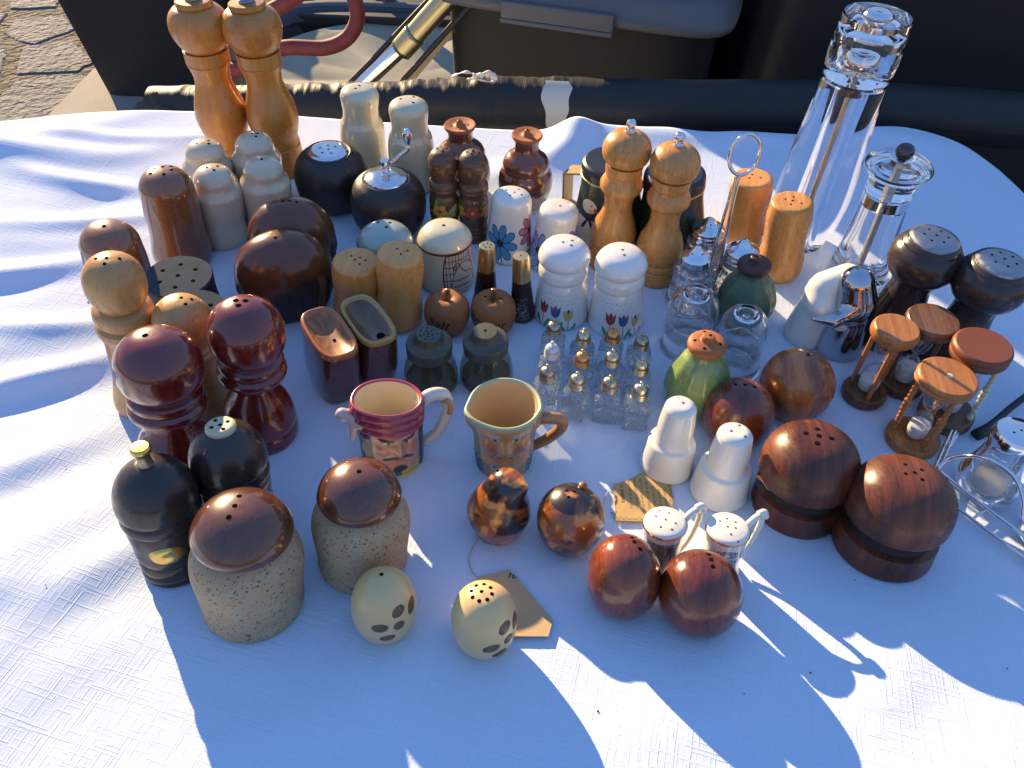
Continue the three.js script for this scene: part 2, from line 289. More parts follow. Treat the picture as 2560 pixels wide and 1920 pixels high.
const M = {
  beech: wood(tBeech, { clearcoat: 0.3, clearcoatRoughness: 0.3 }), pale: wood(tPale), oak: wood(tOak, { clearcoat: 0.12, clearcoatRoughness: 0.35 }), bamboo: wood(tBamboo, { clearcoat: 0.2, clearcoatRoughness: 0.35 }),
  teak: wood(tTeak, { roughness: 0.85 }), red: wood(tRed, { clearcoat: 0.65, clearcoatRoughness: 0.16, roughness: 0.6 }), orange: wood(tOrangeWood, { clearcoat: 0.5, clearcoatRoughness: 0.2, roughness: 0.6 }), walnut: wood(tWalnut), dark: wood(tDark, { roughness: 0.95 }), honey: wood(tHoney), apple: wood(tApple),
  chrome: mat({ c: [0.72, 0.73, 0.75], metalness: 1, roughness: 0.35, roughnessMap: scratch }), mirror: mat({ c: [0.78, 0.78, 0.80], metalness: 1, roughness: 0.06 }), dullSteel: mat({ c: [0.34, 0.35, 0.37], metalness: 1, roughness: 0.9, roughnessMap: scratch }),
  gold: mat({ c: [0.86, 0.60, 0.27], metalness: 1, roughness: 0.3 }), brass: mat({ c: [0.72, 0.50, 0.16], metalness: 1, roughness: 0.7, roughnessMap: scratch }), copper: mat({ c: [0.70, 0.36, 0.14], metalness: 1, roughness: 0.3 }), silverGold: mat({ c: [0.62, 0.54, 0.36], metalness: 1, roughness: 0.28 }), oldSilver: mat({ c: [0.42, 0.38, 0.30], metalness: 1, roughness: 0.35 }), frosted: mat({ c: [0.62, 0.64, 0.66], metalness: 0.2, roughness: 0.35 }),
  cream: mat({ map: speckTex([0.62, 0.51, 0.345], [[[0.17, 0.11, 0.06], 190, 1.6, 3.4, 0.85]], { mott: 0.08, s: 3 }), roughness: 0.22, clearcoat: 1, clearcoatRoughness: 0.08 }),
  creamPlain: mat({ map: speckTex([0.67, 0.60, 0.385], [[[0.30, 0.24, 0.14], 70, 1.5, 3, 0.5]], { mott: 0.10, s: 5 }), roughness: 0.24, clearcoat: 0.9, clearcoatRoughness: 0.1 }),
  brownGlaze: mat({ map: speckTex([0.23, 0.088, 0.028], [[[0.075, 0.026, 0.010], 1500, 2, 4.5, 0.75], [[0.46, 0.22, 0.085], 900, 1.5, 3.2, 0.6]], { mott: 0.35, s: 7 }), roughness: 0.25, clearcoat: 1, clearcoatRoughness: 0.07 }),
  domeGlaze: mat({ map: speckTex([0.105, 0.028, 0.008], [[[0.21, 0.085, 0.036], 700, 1.6, 3.6, 0.5], [[0.022, 0.009, 0.006], 500, 2, 9, 0.6]], { mott: 0.5, s: 9 }), roughness: 0.3, clearcoat: 1, clearcoatRoughness: 0.04 }),
  stoneware: mat({ map: speckTex([0.45, 0.325, 0.185], [[[0.045, 0.026, 0.015], 620, 2.2, 5.6, 0.95], [[0.52, 0.26, 0.09], 40, 14, 44, 0.35], [[0.13, 0.08, 0.045], 900, 1.6, 3, 0.8]], { mott: 0.22, s: 11 }), roughness: 0.62, bumpMap: bumpFine, bumpScale: 0.0003 }),
  burgundy: mat({ map: speckTex([0.15, 0.0125, 0.008], [[[0.05, 0.006, 0.005], 500, 2, 9, 0.5], [[0.22, 0.05, 0.02], 300, 0.8, 2, 0.4]], { mott: 0.4, s: 13 }), roughness: 0.25, clearcoat: 1, clearcoatRoughness: 0.035 }),
  white: mat({ c: [0.80, 0.77, 0.66], roughness: 0.2, clearcoat: 0.8, clearcoatRoughness: 0.08 }), porcelain: mat({ c: [0.76, 0.75, 0.66], roughness: 0.25, clearcoat: 0.6, clearcoatRoughness: 0.15 }),
  blackLacquer: mat({ map: tDark, roughness: 0.55, roughnessMap: scratch, clearcoat: 0.15, clearcoatRoughness: 0.4 }), blackMatt: mat({ c: [0.017, 0.018, 0.021], roughness: 0.55 }), blackGloss: mat({ c: [0.014, 0.013, 0.014], roughness: 0.25 }),
  slate: mat({ specularIntensity: 0.15,  map: speckTex([0.040, 0.060, 0.078], [[[0.09, 0.12, 0.14], 900, 1, 2.2, 0.5]], { mott: 0.3, s: 15 }), roughness: 0.85, bumpMap: bumpFine, bumpScale: 0.0002 }),
  terracotta: mat({ map: speckTex([0.39, 0.125, 0.038], [[[0.20, 0.06, 0.03], 700, 1, 3, 0.5]], { mott: 0.25, s: 17 }), roughness: 0.6 }),
  darkClay: mat({ c: [0.075, 0.030, 0.024], roughness: 0.5 }),
  tortoise: mat({ map: tex(512, 512, (u, v) => { const a = fbm(u * 4, v * 4, 4, 31, 5), b = fbm(u * 7 + 3, v * 7, 7, 37, 4); return mixc(mixc([0.022, 0.010, 0.007], [0.30, 0.080, 0.014], sst(0.42, 0.56, a)), [0.62, 0.25, 0.045], sst(0.52, 0.66, b) * sst(0.42, 0.56, a)); }), roughness: 0.3, clearcoat: 0.7, clearcoatRoughness: 0.12 }),
  eggCream: mat({ map: speckTex([0.72, 0.50, 0.215], [[[0.42, 0.33, 0.17], 160, 1, 3, 0.3]], { mott: 0.10, s: 19 }), roughness: 0.34, clearcoat: 0.4, clearcoatRoughness: 0.2 }), petal: mat({ map: speckTex([0.125, 0.073, 0.038], [[[0.24, 0.15, 0.08], 500, 1, 3, 0.5]], { mott: 0.4, s: 23 }), roughness: 0.35 }),
  glass: mat({ c: [1, 1, 1], transmission: 1, thickness: 0.01, ior: 1.48, roughness: 0.02, attenuationColor: col(0.90, 0.96, 0.95), attenuationDistance: 0.12 }), pressed: mat({ c: [0.93, 0.97, 0.95], transmission: 0.93, thickness: 0.01, ior: 1.5, roughness: 0.03 }), clearPlastic: mat({ c: [0.94, 0.95, 0.95], transmission: 1, thickness: 0, roughness: 0.04, ior: 1.95 }),
  acrylic: mat({ c: [1, 1, 1], transmission: 1, thickness: 0.01, ior: 1.46, roughness: 0.0 }),
  thinGlass: mat({ c: [0.97, 0.98, 0.98], transmission: 1, thickness: 0, roughness: 0.02, ior: 1.5 }), smoke: mat({ c: [0.68, 0.66, 0.58], transmission: 1, thickness: 0, roughness: 0.03, ior: 1.5 }),
  sand: mat({ c: [0.72, 0.72, 0.68], roughness: 0.9 }), ivory: mat({ c: [0.66, 0.62, 0.44], roughness: 0.35 }), rimBrown: mat({ c: [0.13, 0.035, 0.018], roughness: 0.3 }),
  olivePlastic: mat({ map: speckTex([0.070, 0.070, 0.050], [[[0.34, 0.29, 0.17], 900, 1, 2.2, 0.5]], { mott: 0.3, s: 25 }), roughness: 0.4 }),
};
for (const k of Object.keys(M)) M[k].name = k;
// ---------------------------------------------------------------- ground and what stands behind the table
{
  const tGround = tex(1024, 1024, (u, v) => { const a = fbm(u * 6, v * 6, 6, 41, 5), b = fbm(u * 50, v * 50, 50, 43, 3), p = pn(u * 90, v * 90, 90, 90, 5); return mixc(mixc([0.085, 0.074, 0.056], [0.185, 0.155, 0.11], a * 0.6 + b * 0.4), [0.05, 0.045, 0.04], sst(0.75, 0.95, p) * 0.7); });
  const bGround = tex(1024, 1024, (u, v) => 0.55 * fbm(u * 40, v * 40, 40, 47, 4) + 0.45 * fbm(u * 12, v * 12, 12, 51, 3), false);
  const g = new THREE.PlaneGeometry(60, 60); g.rotateX(-Math.PI / 2);
  const u = g.attributes.uv; for (let i = 0; i < u.count; i++) u.setXY(i, u.getX(i) * 100, u.getY(i) * 100);
  const ground = structure('ground', g, mat({ map: tGround, bumpMap: bGround, bumpScale: 0.02, roughness: 0.95 }), 'rough tan mortar paving with bluish grey flagstones set in it');
  const tStone = tex(512, 512, (u, v) => { const a = fbm(u * 5, v * 5, 5, 53, 5), b = fbm(u * 40, v * 40, 40, 55, 3); return mixc([0.065, 0.080, 0.10], [0.14, 0.155, 0.18], a * 0.65 + b * 0.35); });
  const mStone = mat({ map: tStone, bumpMap: bGround, bumpScale: 0.012, roughness: 0.85 });
  const stones = [
    [[-1.95, -2.98], [-1.80, -3.02], [-1.70, -2.90], [-1.79, -2.76], [-1.93, -2.84]], [[-1.81, -2.73], [-1.68, -2.81], [-1.52, -2.64], [-1.55, -2.57], [-1.73, -2.53]], [[-1.70, -2.47], [-1.52, -2.54], [-1.44, -2.44], [-1.50, -2.24], [-1.62, -2.16], [-1.72, -2.28]],
    [[-2.05, -2.72], [-1.86, -2.70], [-1.79, -2.52], [-1.92, -2.42], [-2.06, -2.52]], [[-2.16, -3.02], [-2.01, -3.02], [-1.98, -2.80], [-2.12, -2.77]], [[-1.90, -2.37], [-1.76, -2.42], [-1.76, -2.24], [-1.86, -2.12], [-1.97, -2.22]],
    [[-2.10, -3.26], [-1.93, -3.28], [-1.86, -3.10], [-2.02, -3.07]], [[-1.86, -3.28], [-1.70, -3.22], [-1.68, -3.02], [-1.80, -3.08]], [[-1.64, -2.98], [-1.48, -3.00], [-1.44, -2.80], [-1.60, -2.76]], [[-1.55, -2.08], [-1.72, -2.05], [-1.75, -1.88], [-1.56, -1.86]], [[-2.3, -2.75], [-2.12, -2.70], [-2.12, -2.48], [-2.28, -2.45]], [[-2.36, -3.2], [-2.2, -3.22], [-2.18, -3.06], [-2.32, -3.02]],
  ];
  for (const s of stones) {
    const sh = new THREE.Shape(); const q = []; s.forEach((p, i) => { const n = s[(i + 1) % s.length]; for (let k = 0; k < 4; k++) q.push(new THREE.Vector2(lerp(p[0], n[0], k / 4) + rr(-0.006, 0.006), -lerp(p[1], n[1], k / 4) + rr(-0.006, 0.006))); });
    sh.setFromPoints(q);
    const e = new THREE.ExtrudeGeometry(sh, { depth: 0.02, bevelEnabled: true, bevelSize: 0.008, bevelThickness: 0.01, bevelSegments: 2 }); e.rotateX(-Math.PI / 2);
    const uu = e.attributes.uv; for (let i = 0; i < uu.count; i++) uu.setXY(i, uu.getX(i) * 2, uu.getY(i) * 2);
    const m = add(ground, 'flagstone', e, mStone); m.position.y = rr(-0.028, -0.024);
  }
  // pale board lying on the paving
  const b = new THREE.Shape(); b.moveTo(-1.485, 2.16); b.lineTo(-1.475, 2.56); b.lineTo(-1.15, 2.5); b.lineTo(-1.15, 2.1); b.closePath();
  const be = new THREE.ExtrudeGeometry(b, { depth: 0.006, bevelEnabled: true, bevelSize: 0.002, bevelThickness: 0.002, bevelSegments: 1 }); be.rotateX(-Math.PI / 2);
  const bo = tag(new THREE.Mesh(be, mat({ map: speckTex([0.30, 0.29, 0.26], [[[0.16, 0.15, 0.13], 300, 1, 5, 0.4]], { mott: 0.3, s: 27 }), roughness: 0.85 })), 'pale grey board lying on the paving beside the tall black bin', 'board'); bo.name = 'board'; bo.castShadow = bo.receiveShadow = true; scene.add(bo); bo.position.y = 0.012;
}
function slantBox(w0, d0, w1, d1, h, r = 0.03) {                 // box with rounded corners that widens to the top (metres)
  const lv = [[0, 0.001, 0.001, 6], [0, w0 * 500 - 6, d0 * 500 - 6, 10], [6, w0 * 500, d0 * 500, 10], [h * 1000 - 4, w1 * 500, d1 * 500, 10], [h * 1000, w1 * 500 - 4, d1 * 500 - 4, 10], [h * 1000, 0.001, 0.001, 6]];
  return loft(lv, { seg: 64, S: 0.3 });
}
const bDust = tex(512, 512, (u, v) => 0.6 * fbm(u * 8, v * 8, 8, 61, 4) + 0.4 * fbm(u * 60, v * 60, 60, 63, 2), false);
const mBin = mat({ c: [0.018, 0.0185, 0.021], roughness: 0.6, bumpMap: bDust, bumpScale: 0.0015 });
{
  const o = new THREE.Group(); o.name = 'black_bin'; scene.add(o); o.position.set(-1.145, 0, -2.55); o.rotation.y = 0.03;
  add(o, 'body', slantBox(0.45, 0.36, 0.58, 0.44, 0.46), mBin);
  const rim = new RoundedBoxGeometry(0.61, 0.03, 0.47, 3, 0.012); add(o, 'rim', rim, mBin).position.y = 0.47;
  tag(o, 'tall plain black bin behind the two tall varnished mills at the left', 'bin');
}
// grey tub with a shell fluted floor
{
  const o = new THREE.Group(); o.name = 'grey_tub'; scene.add(o); o.position.set(-0.34, 0.0, -1.94);
  const mTub = mat({ map: speckTex([0.25, 0.24, 0.175], [[[0.40, 0.38, 0.29], 300, 1, 3, 0.35], [[0.16, 0.15, 0.12], 200, 2, 8, 0.3]], { mott: 0.25, s: 29 }), roughness: 0.55 });
  const mWall = mat({ c: [0.036, 0.038, 0.042], roughness: 0.5 });
  add(o, 'wall', loft([[0, 300, 220, 4], [350, 388, 330, 4], [352, 404, 346, 4], [362, 404, 346, 4], [366, 398, 340, 4], [362, 384, 326, 4], [350, 378, 320, 4], [340, 372, 314, 4]], { seg: 72, S: 0.3 }), mWall);
  const fl = lathe([[0, 318], [180, 322], [300, 334], [352, 342]], { seg: 144, S: 0.3, sz: 0.86, n: 8, disp: (th, y, r) => 0 });
  const p = fl.attributes.position; for (let i = 0; i < p.count; i++) { const x = p.getX(i), z = p.getZ(i), r = Math.hypot(x, z / 0.86) / 0.345, th = Math.atan2(z / 0.86, x); p.setY(i, p.getY(i) + 0.0065 * Math.abs(Math.sin(th * 5.5)) * sst(0.15, 0.75, r) * sst(1.0, 0.9, r)); } fl.computeVertexNormals();
  add(o, 'floor', fl, mTub);
  add(o, 'rim', loft([[366, 396, 338, 4], [372, 402, 344, 4], [374, 416, 358, 4], [370, 420, 362, 4], [360, 418, 360, 4]], { seg: 72, S: 0.3 }), mat({ c: [0.085, 0.092, 0.098], roughness: 0.5 }));
  tag(o, 'dark rimmed grey plastic tub with a fluted shell floor, standing behind the table', 'tub');
}
// maroon padded handle of a folded trolley
{
  const mPad = mat({ map: speckTex([0.20, 0.036, 0.036], [[[0.34, 0.10, 0.085], 900, 0.8, 2, 0.35]], { mott: 0.25, s: 33 }), roughness: 0.7, bumpMap: bumpFine, bumpScale: 0.0004 });
  const o = new THREE.Group(); o.name = 'trolley_handle'; scene.add(o); o.position.set(0, T, 0);
  add(o, 'grip', sweep([[-640, -175, -1450], [-560, -192, -1450], [-505, -160, -1450], [-455, -145, -1450], [-375, -141, -1450], [-333, -120, -1452], [-313, -84, -1456], [-322, -42, -1462], [-352, -18, -1466], [-395, -40, -1464], [-470, -82, -1462], [-560, -120, -1462]], 14, { n: 90, seg: 16 }), mPad);
  add(o, 'stem', sweep([[-548, -95, -1475], [-556, -150, -1470], [-560, -300, -1480], [-560, -738, -1500]], 17, { n: 24 }), mat({ c: [0.06, 0.062, 0.06], roughness: 0.5 }));
  add(o, 'crossbar', sweep([[-338, 0, -1475], [-350, -20, -1470], [-372, -24, -1475], [-430, -10, -1480]], 9, { n: 16 }), mat({ c: [0.09, 0.10, 0.105], roughness: 0.45 }));
  tag(o, 'maroon foam padded loop handle above the grey tub, beside the tall mills', 'handle');
}
// telescopic chrome pole and its rods
{
  const o = new THREE.Group(); o.name = 'telescopic_pole'; scene.add(o); o.position.set(0, T, 0);
  const mGoldPole = mat({ c: [0.50, 0.42, 0.26], metalness: 1, roughness: 0.32, roughnessMap: null });
  add(o, 'inner_tube', sweep([[-560, -420, -1360], [-285, -140, -1300], [-195, -56, -1290]], 13.5, { n: 20, seg: 20 }), M.mirror);
  add(o, 'outer_tube', sweep([[-204, -66, -1291], [-140, 6, -1283], [60, 220, -1260]], 17.5, { n: 20, seg: 20 }), mGoldPole);
  add(o, 'collar', sweep([[-210, -72, -1291.5], [-183, -42, -1288]], 19.5, { n: 6, seg: 20 }), mGoldPole);
  tag(o, 'shiny telescopic metal pole leaning from the tub up to the storage crate', 'pole');
  const r = tag(new THREE.Mesh(sweep([[-600, -420, -1400], [-300, -136, -1320], [-205, -40, -1312], [60, 230, -1290]], 4.5, { n: 20 }), M.blackMatt), 'thin black rod running along the upper left of the shiny pole', 'rod'); r.name = 'rod'; r.position.y = T; r.castShadow = true; scene.add(r);
  const r2 = tag(new THREE.Mesh(sweep([[-440, -360, -1330], [-222, -134, -1285], [-118, -16, -1270], [60, 180, -1250]], 4.5, { n: 20 }), M.blackMatt), 'thin black rod on the lower right of the shiny pole, against the crate', 'rod'); r2.name = 'rod_001'; r2.position.y = T; r2.castShadow = true; scene.add(r2);
  const cb = new THREE.Shape(); cb.moveTo(0, 0); cb.lineTo(0.10, 0.115); cb.lineTo(0.118, 0.112); cb.lineTo(0.012, -0.012); cb.closePath();
  const c = tag(new THREE.Mesh(new THREE.ExtrudeGeometry(cb, { depth: 0.003, bevelEnabled: false }), mat({ c: [0.42, 0.33, 0.19], roughness: 0.9 })), 'strip of tan cardboard showing between the shiny pole and a black rod', 'cardboard'); c.name = 'cardboard_strip'; c.position.set(-0.222, T - 0.14, -1.315); c.castShadow = true; scene.add(c);
  const k = tag(new THREE.Mesh(new RoundedBoxGeometry(0.05, 0.12, 0.03, 2, 0.002), mat({ map: canvasTex(64, 128, (x, w, h) => { x.fillStyle = '#d9d6cf'; x.fillRect(0, 0, w, h); x.fillStyle = '#2d5fae'; x.fillRect(0, 76, 32, 52); x.fillStyle = '#8d6b3e'; x.fillRect(34, 0, 30, 128); }), roughness: 0.7 })), 'small blue, white and brown carton behind the rim of the tub', 'carton'); k.name = 'carton'; k.position.set(-0.42, 0.42, -2.35); k.castShadow = true; scene.add(k);
  add(k, 'support', new RoundedBoxGeometry(0.5, 0.36, 0.3, 2, 0.006), M.blackMatt).position.set(0.02, -0.24, -0.02);
}
// storage crate with a grey lid, a box stacked on it, and a sheeted stack to the right
{
  const o = new THREE.Group(); o.name = 'storage_crate'; scene.add(o); o.position.set(0.125, 0, -1.455); o.rotation.y = -0.24;
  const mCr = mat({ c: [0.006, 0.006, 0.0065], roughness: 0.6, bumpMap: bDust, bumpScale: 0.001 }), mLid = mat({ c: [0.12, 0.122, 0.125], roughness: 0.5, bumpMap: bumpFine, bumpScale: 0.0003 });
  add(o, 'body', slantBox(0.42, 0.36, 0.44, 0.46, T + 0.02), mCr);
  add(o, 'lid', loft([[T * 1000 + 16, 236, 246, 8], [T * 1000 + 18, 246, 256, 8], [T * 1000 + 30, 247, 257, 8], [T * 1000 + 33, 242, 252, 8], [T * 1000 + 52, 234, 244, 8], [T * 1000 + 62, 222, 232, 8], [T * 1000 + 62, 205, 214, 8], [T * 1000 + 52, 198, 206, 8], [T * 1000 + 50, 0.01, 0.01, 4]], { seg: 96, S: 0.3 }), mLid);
  const la = add(o, 'latch', new RoundedBoxGeometry(0.175, 0.026, 0.012, 3, 0.003), mLid); la.position.set(-0.02, T + 0.026, 0.261);
  add(la, 'latch_lip', new RoundedBoxGeometry(0.175, 0.007, 0.010, 2, 0.002), mLid).position.set(0, -0.0155, 0.003);
  tag(o, 'black plastic storage crate with a dull grey lid and latch behind the table', 'crate');
  const b = new THREE.Group(); b.name = 'stacked_box'; scene.add(b); b.position.set(0.11, T + 0.052, -1.475); b.rotation.y = -0.24;
  add(b, 'body', slantBox(0.37, 0.32, 0.39, 0.34, 0.33), mat({ c: [0.055, 0.022, 0.022], roughness: 0.6 })); add(b, 'rim', new RoundedBoxGeometry(0.405, 0.02, 0.355, 2, 0.006), mat({ c: [0.06, 0.024, 0.024], roughness: 0.6 })).position.y = 0.34;
  tag(b, 'dark maroon box standing on the grey lid of the storage crate', 'box');
  const s = new THREE.Group(); s.name = 'sheeted_stack'; scene.add(s); s.position.set(0.80, 0, -1.46); s.rotation.y = -0.05;
  const sg = loft([[0, 470, 250, 5], [400, 455, 245, 5], [900, 440, 240, 5], [1080, 425, 225, 5], [1100, 400, 200, 5], [1100, 0.01, 0.01, 3]], { seg: 160, S: 0.3, disp: (th, y) => 0.03 * (pn((th + 4) * 9, y / 400, 57, 50, 3) - 0.5) + 0.022 * (pn((th + 4) * 26 + y / 300, y / 120, 163, 50, 4) - 0.5) });
  add(s, 'sheet', sg, mat({ c: [0.010, 0.0105, 0.0125], roughness: 0.5 })); tag(s, 'tall stack under black plastic sheeting behind the right end of the table', 'stack');
}
// roll wrapped in torn black plastic right behind the table edge
{
  const g = new THREE.Group(); g.name = 'wrapped_roll'; scene.add(g); g.position.set(0, T, 0);
  const path = new THREE.CatmullRomCurve3([[-0.515, -0.052, -1.0], [-0.30, -0.042, -1.005], [-0.05, -0.026, -1.012], [0.2, -0.018, -1.012], [0.45, -0.012, -1.02], [0.72, -0.028, -1.035], [0.95, -0.05, -1.04]].map((p) => new THREE.Vector3(...p)));
  const N = 900, S = 40, P = [], U = [], I = [];
  for (let i = 0; i <= N; i++) { const t = i / N * 1.2, c = path.getPointAt(i / N); for (let j = 0; j <= S; j++) {
    const a = j / S * 2 * Math.PI, jj = j % S, up = Math.max(0, Math.sin(jj / S * 2 * Math.PI));
    const crk = sst(0.0, 0.08, t) * (0.4 + 0.9 * up) * sst(0.62, 0.35, t) + 0.3;
    const w = 0.038 + 0.006 * (fbm(t * 5, jj / S * 3, 60, 3, 2) - 0.5) + crk * (0.0030 * (pn(t * 90 + 1.5 * fbm(t * 20, jj / S * 6, 60, 5, 2), jj / S * 8, 999, 8, 7) - 0.5) + 0.0007 * (pn(t * 260, jj / S * 12, 999, 12, 9) - 0.5));
    P.push(c.x, c.y + Math.sin(a) * w, c.z + Math.cos(a) * w); U.push(t * 20, j / S * 4);
  } if (i) for (let j = 0; j < S; j++) { const q = (i - 1) * (S + 1) + j; I.push(q, q + 1, q + S + 1, q + 1, q + S + 2, q + S + 1); } }
  const ge = new THREE.BufferGeometry(); ge.setAttribute('position', new THREE.Float32BufferAttribute(P, 3)); ge.setAttribute('uv', new THREE.Float32BufferAttribute(U, 2)); ge.setIndex(I); ge.computeVertexNormals();
  const mWrap = mat({ c: [0.022, 0.024, 0.026], roughness: 0.5, specularIntensity: 0.6, bumpMap: tex(512, 512, (u, v) => 0.6 * pn(u * 70, v * 5, 70, 5, 71) + 0.4 * pn(u * 160 + fbm(u * 4, v * 4, 4, 3, 2) * 6, v * 9, 160, 9, 73), false), bumpScale: 0.00022 });
  add(g, 'plastic_wrap', ge, mWrap);
  const flap = (pts, name) => { const P2 = [], I2 = []; const nn = 26; for (let i = 0; i <= nn; i++) for (let j = 0; j <= 8; j++) { const t = i / nn, s = j / 8, a = pts[0], b = pts[1], c = pts[2], d = pts[3]; const q = [0, 1, 2].map((k) => lerp(lerp(a[k], b[k], t), lerp(c[k], d[k], t), s)); q[1] += 0.006 * (pn(t * 9, s * 5, 99, 99, 5) - 0.5); q[2] += 0.012 * (pn(t * 12, s * 4, 99, 99, 6) - 0.5); P2.push(...q); if (i && j) { const e = i * 9 + j; I2.push(e, e - 1, e - 10, e, e - 10, e - 9); } } const f = new THREE.BufferGeometry(); f.setAttribute('position', new THREE.Float32BufferAttribute(P2, 3)); f.setIndex(I2); f.computeVertexNormals(); return add(g, name, f, mWrap); };
  flap([[-0.495, -0.012, -0.985], [-0.585, -0.062, -0.975], [-0.48, -0.045, -0.96], [-0.60, -0.072, -0.965]], 'torn_flap');
  flap([[-0.49, -0.02, -0.962], [-0.535, -0.085, -0.95], [-0.44, -0.03, -0.955], [-0.52, -0.095, -0.948]], 'torn_flap');
  const P3 = [], I3 = []; for (let i = 0; i <= 14; i++) { const a = lerp(80, -32, i / 14) * D2R, w = 0.0195 * (i < 2 ? 0.8 + i * 0.05 : lerp(1, 0.12, Math.pow((i - 2) / 12, 1.9))), c = path.getPointAt(0.372); for (let j = 0; j <= 6; j++) P3.push(c.x + 0.012 + (j / 3 - 1) * w + 0.002 * Math.sin(i), c.y + Math.sin(a) * 0.0415, c.z + Math.cos(a) * 0.0415); if (i) for (let j = 0; j < 6; j++) { const q = (i - 1) * 7 + j; I3.push(q, q + 1, q + 7, q + 1, q + 8, q + 7); } }
  const ge3 = new THREE.BufferGeometry(); ge3.setAttribute('position', new THREE.Float32BufferAttribute(P3, 3)); ge3.setIndex(I3); ge3.computeVertexNormals();
  const wp = add(g, 'bare_patch', ge3, mat({ c: [0.55, 0.53, 0.45], roughness: 0.7 })); wp.userData.label = 'white roll showing through a pointed tear in the plastic';
  tag(g, 'long roll wrapped in torn black plastic along the back edge of the table', 'roll');
  const sc = tag(new THREE.Mesh(mergeGeometries([sweep([[-98, 18, -1005], [-80, 26, -1002], [-62, 24, -1000], [-50, 30, -998], [-38, 20, -1000], [-46, 17, -996], [-66, 20, -996], [-76, 18, -998]], (t) => 2.4 + 1.4 * Math.sin(t * 40), { n: 60, seg: 8, flat: 0.4 }), sweep([[-70, 22, -1000], [-55, 26, -995], [-44, 25, -1001], [-40, 18, -995]], (t) => 3 + 1.2 * Math.sin(t * 25), { n: 40, seg: 8, flat: 0.35 })]), mat({ c: [0.75, 0.75, 0.73], transmission: 0.4, thickness: 0, roughness: 0.5 })), 'crumpled scrap of clear plastic film on top of the wrapped roll', 'plastic scrap'); sc.name = 'plastic_scrap'; sc.position.y = T; sc.castShadow = true; scene.add(sc);
}
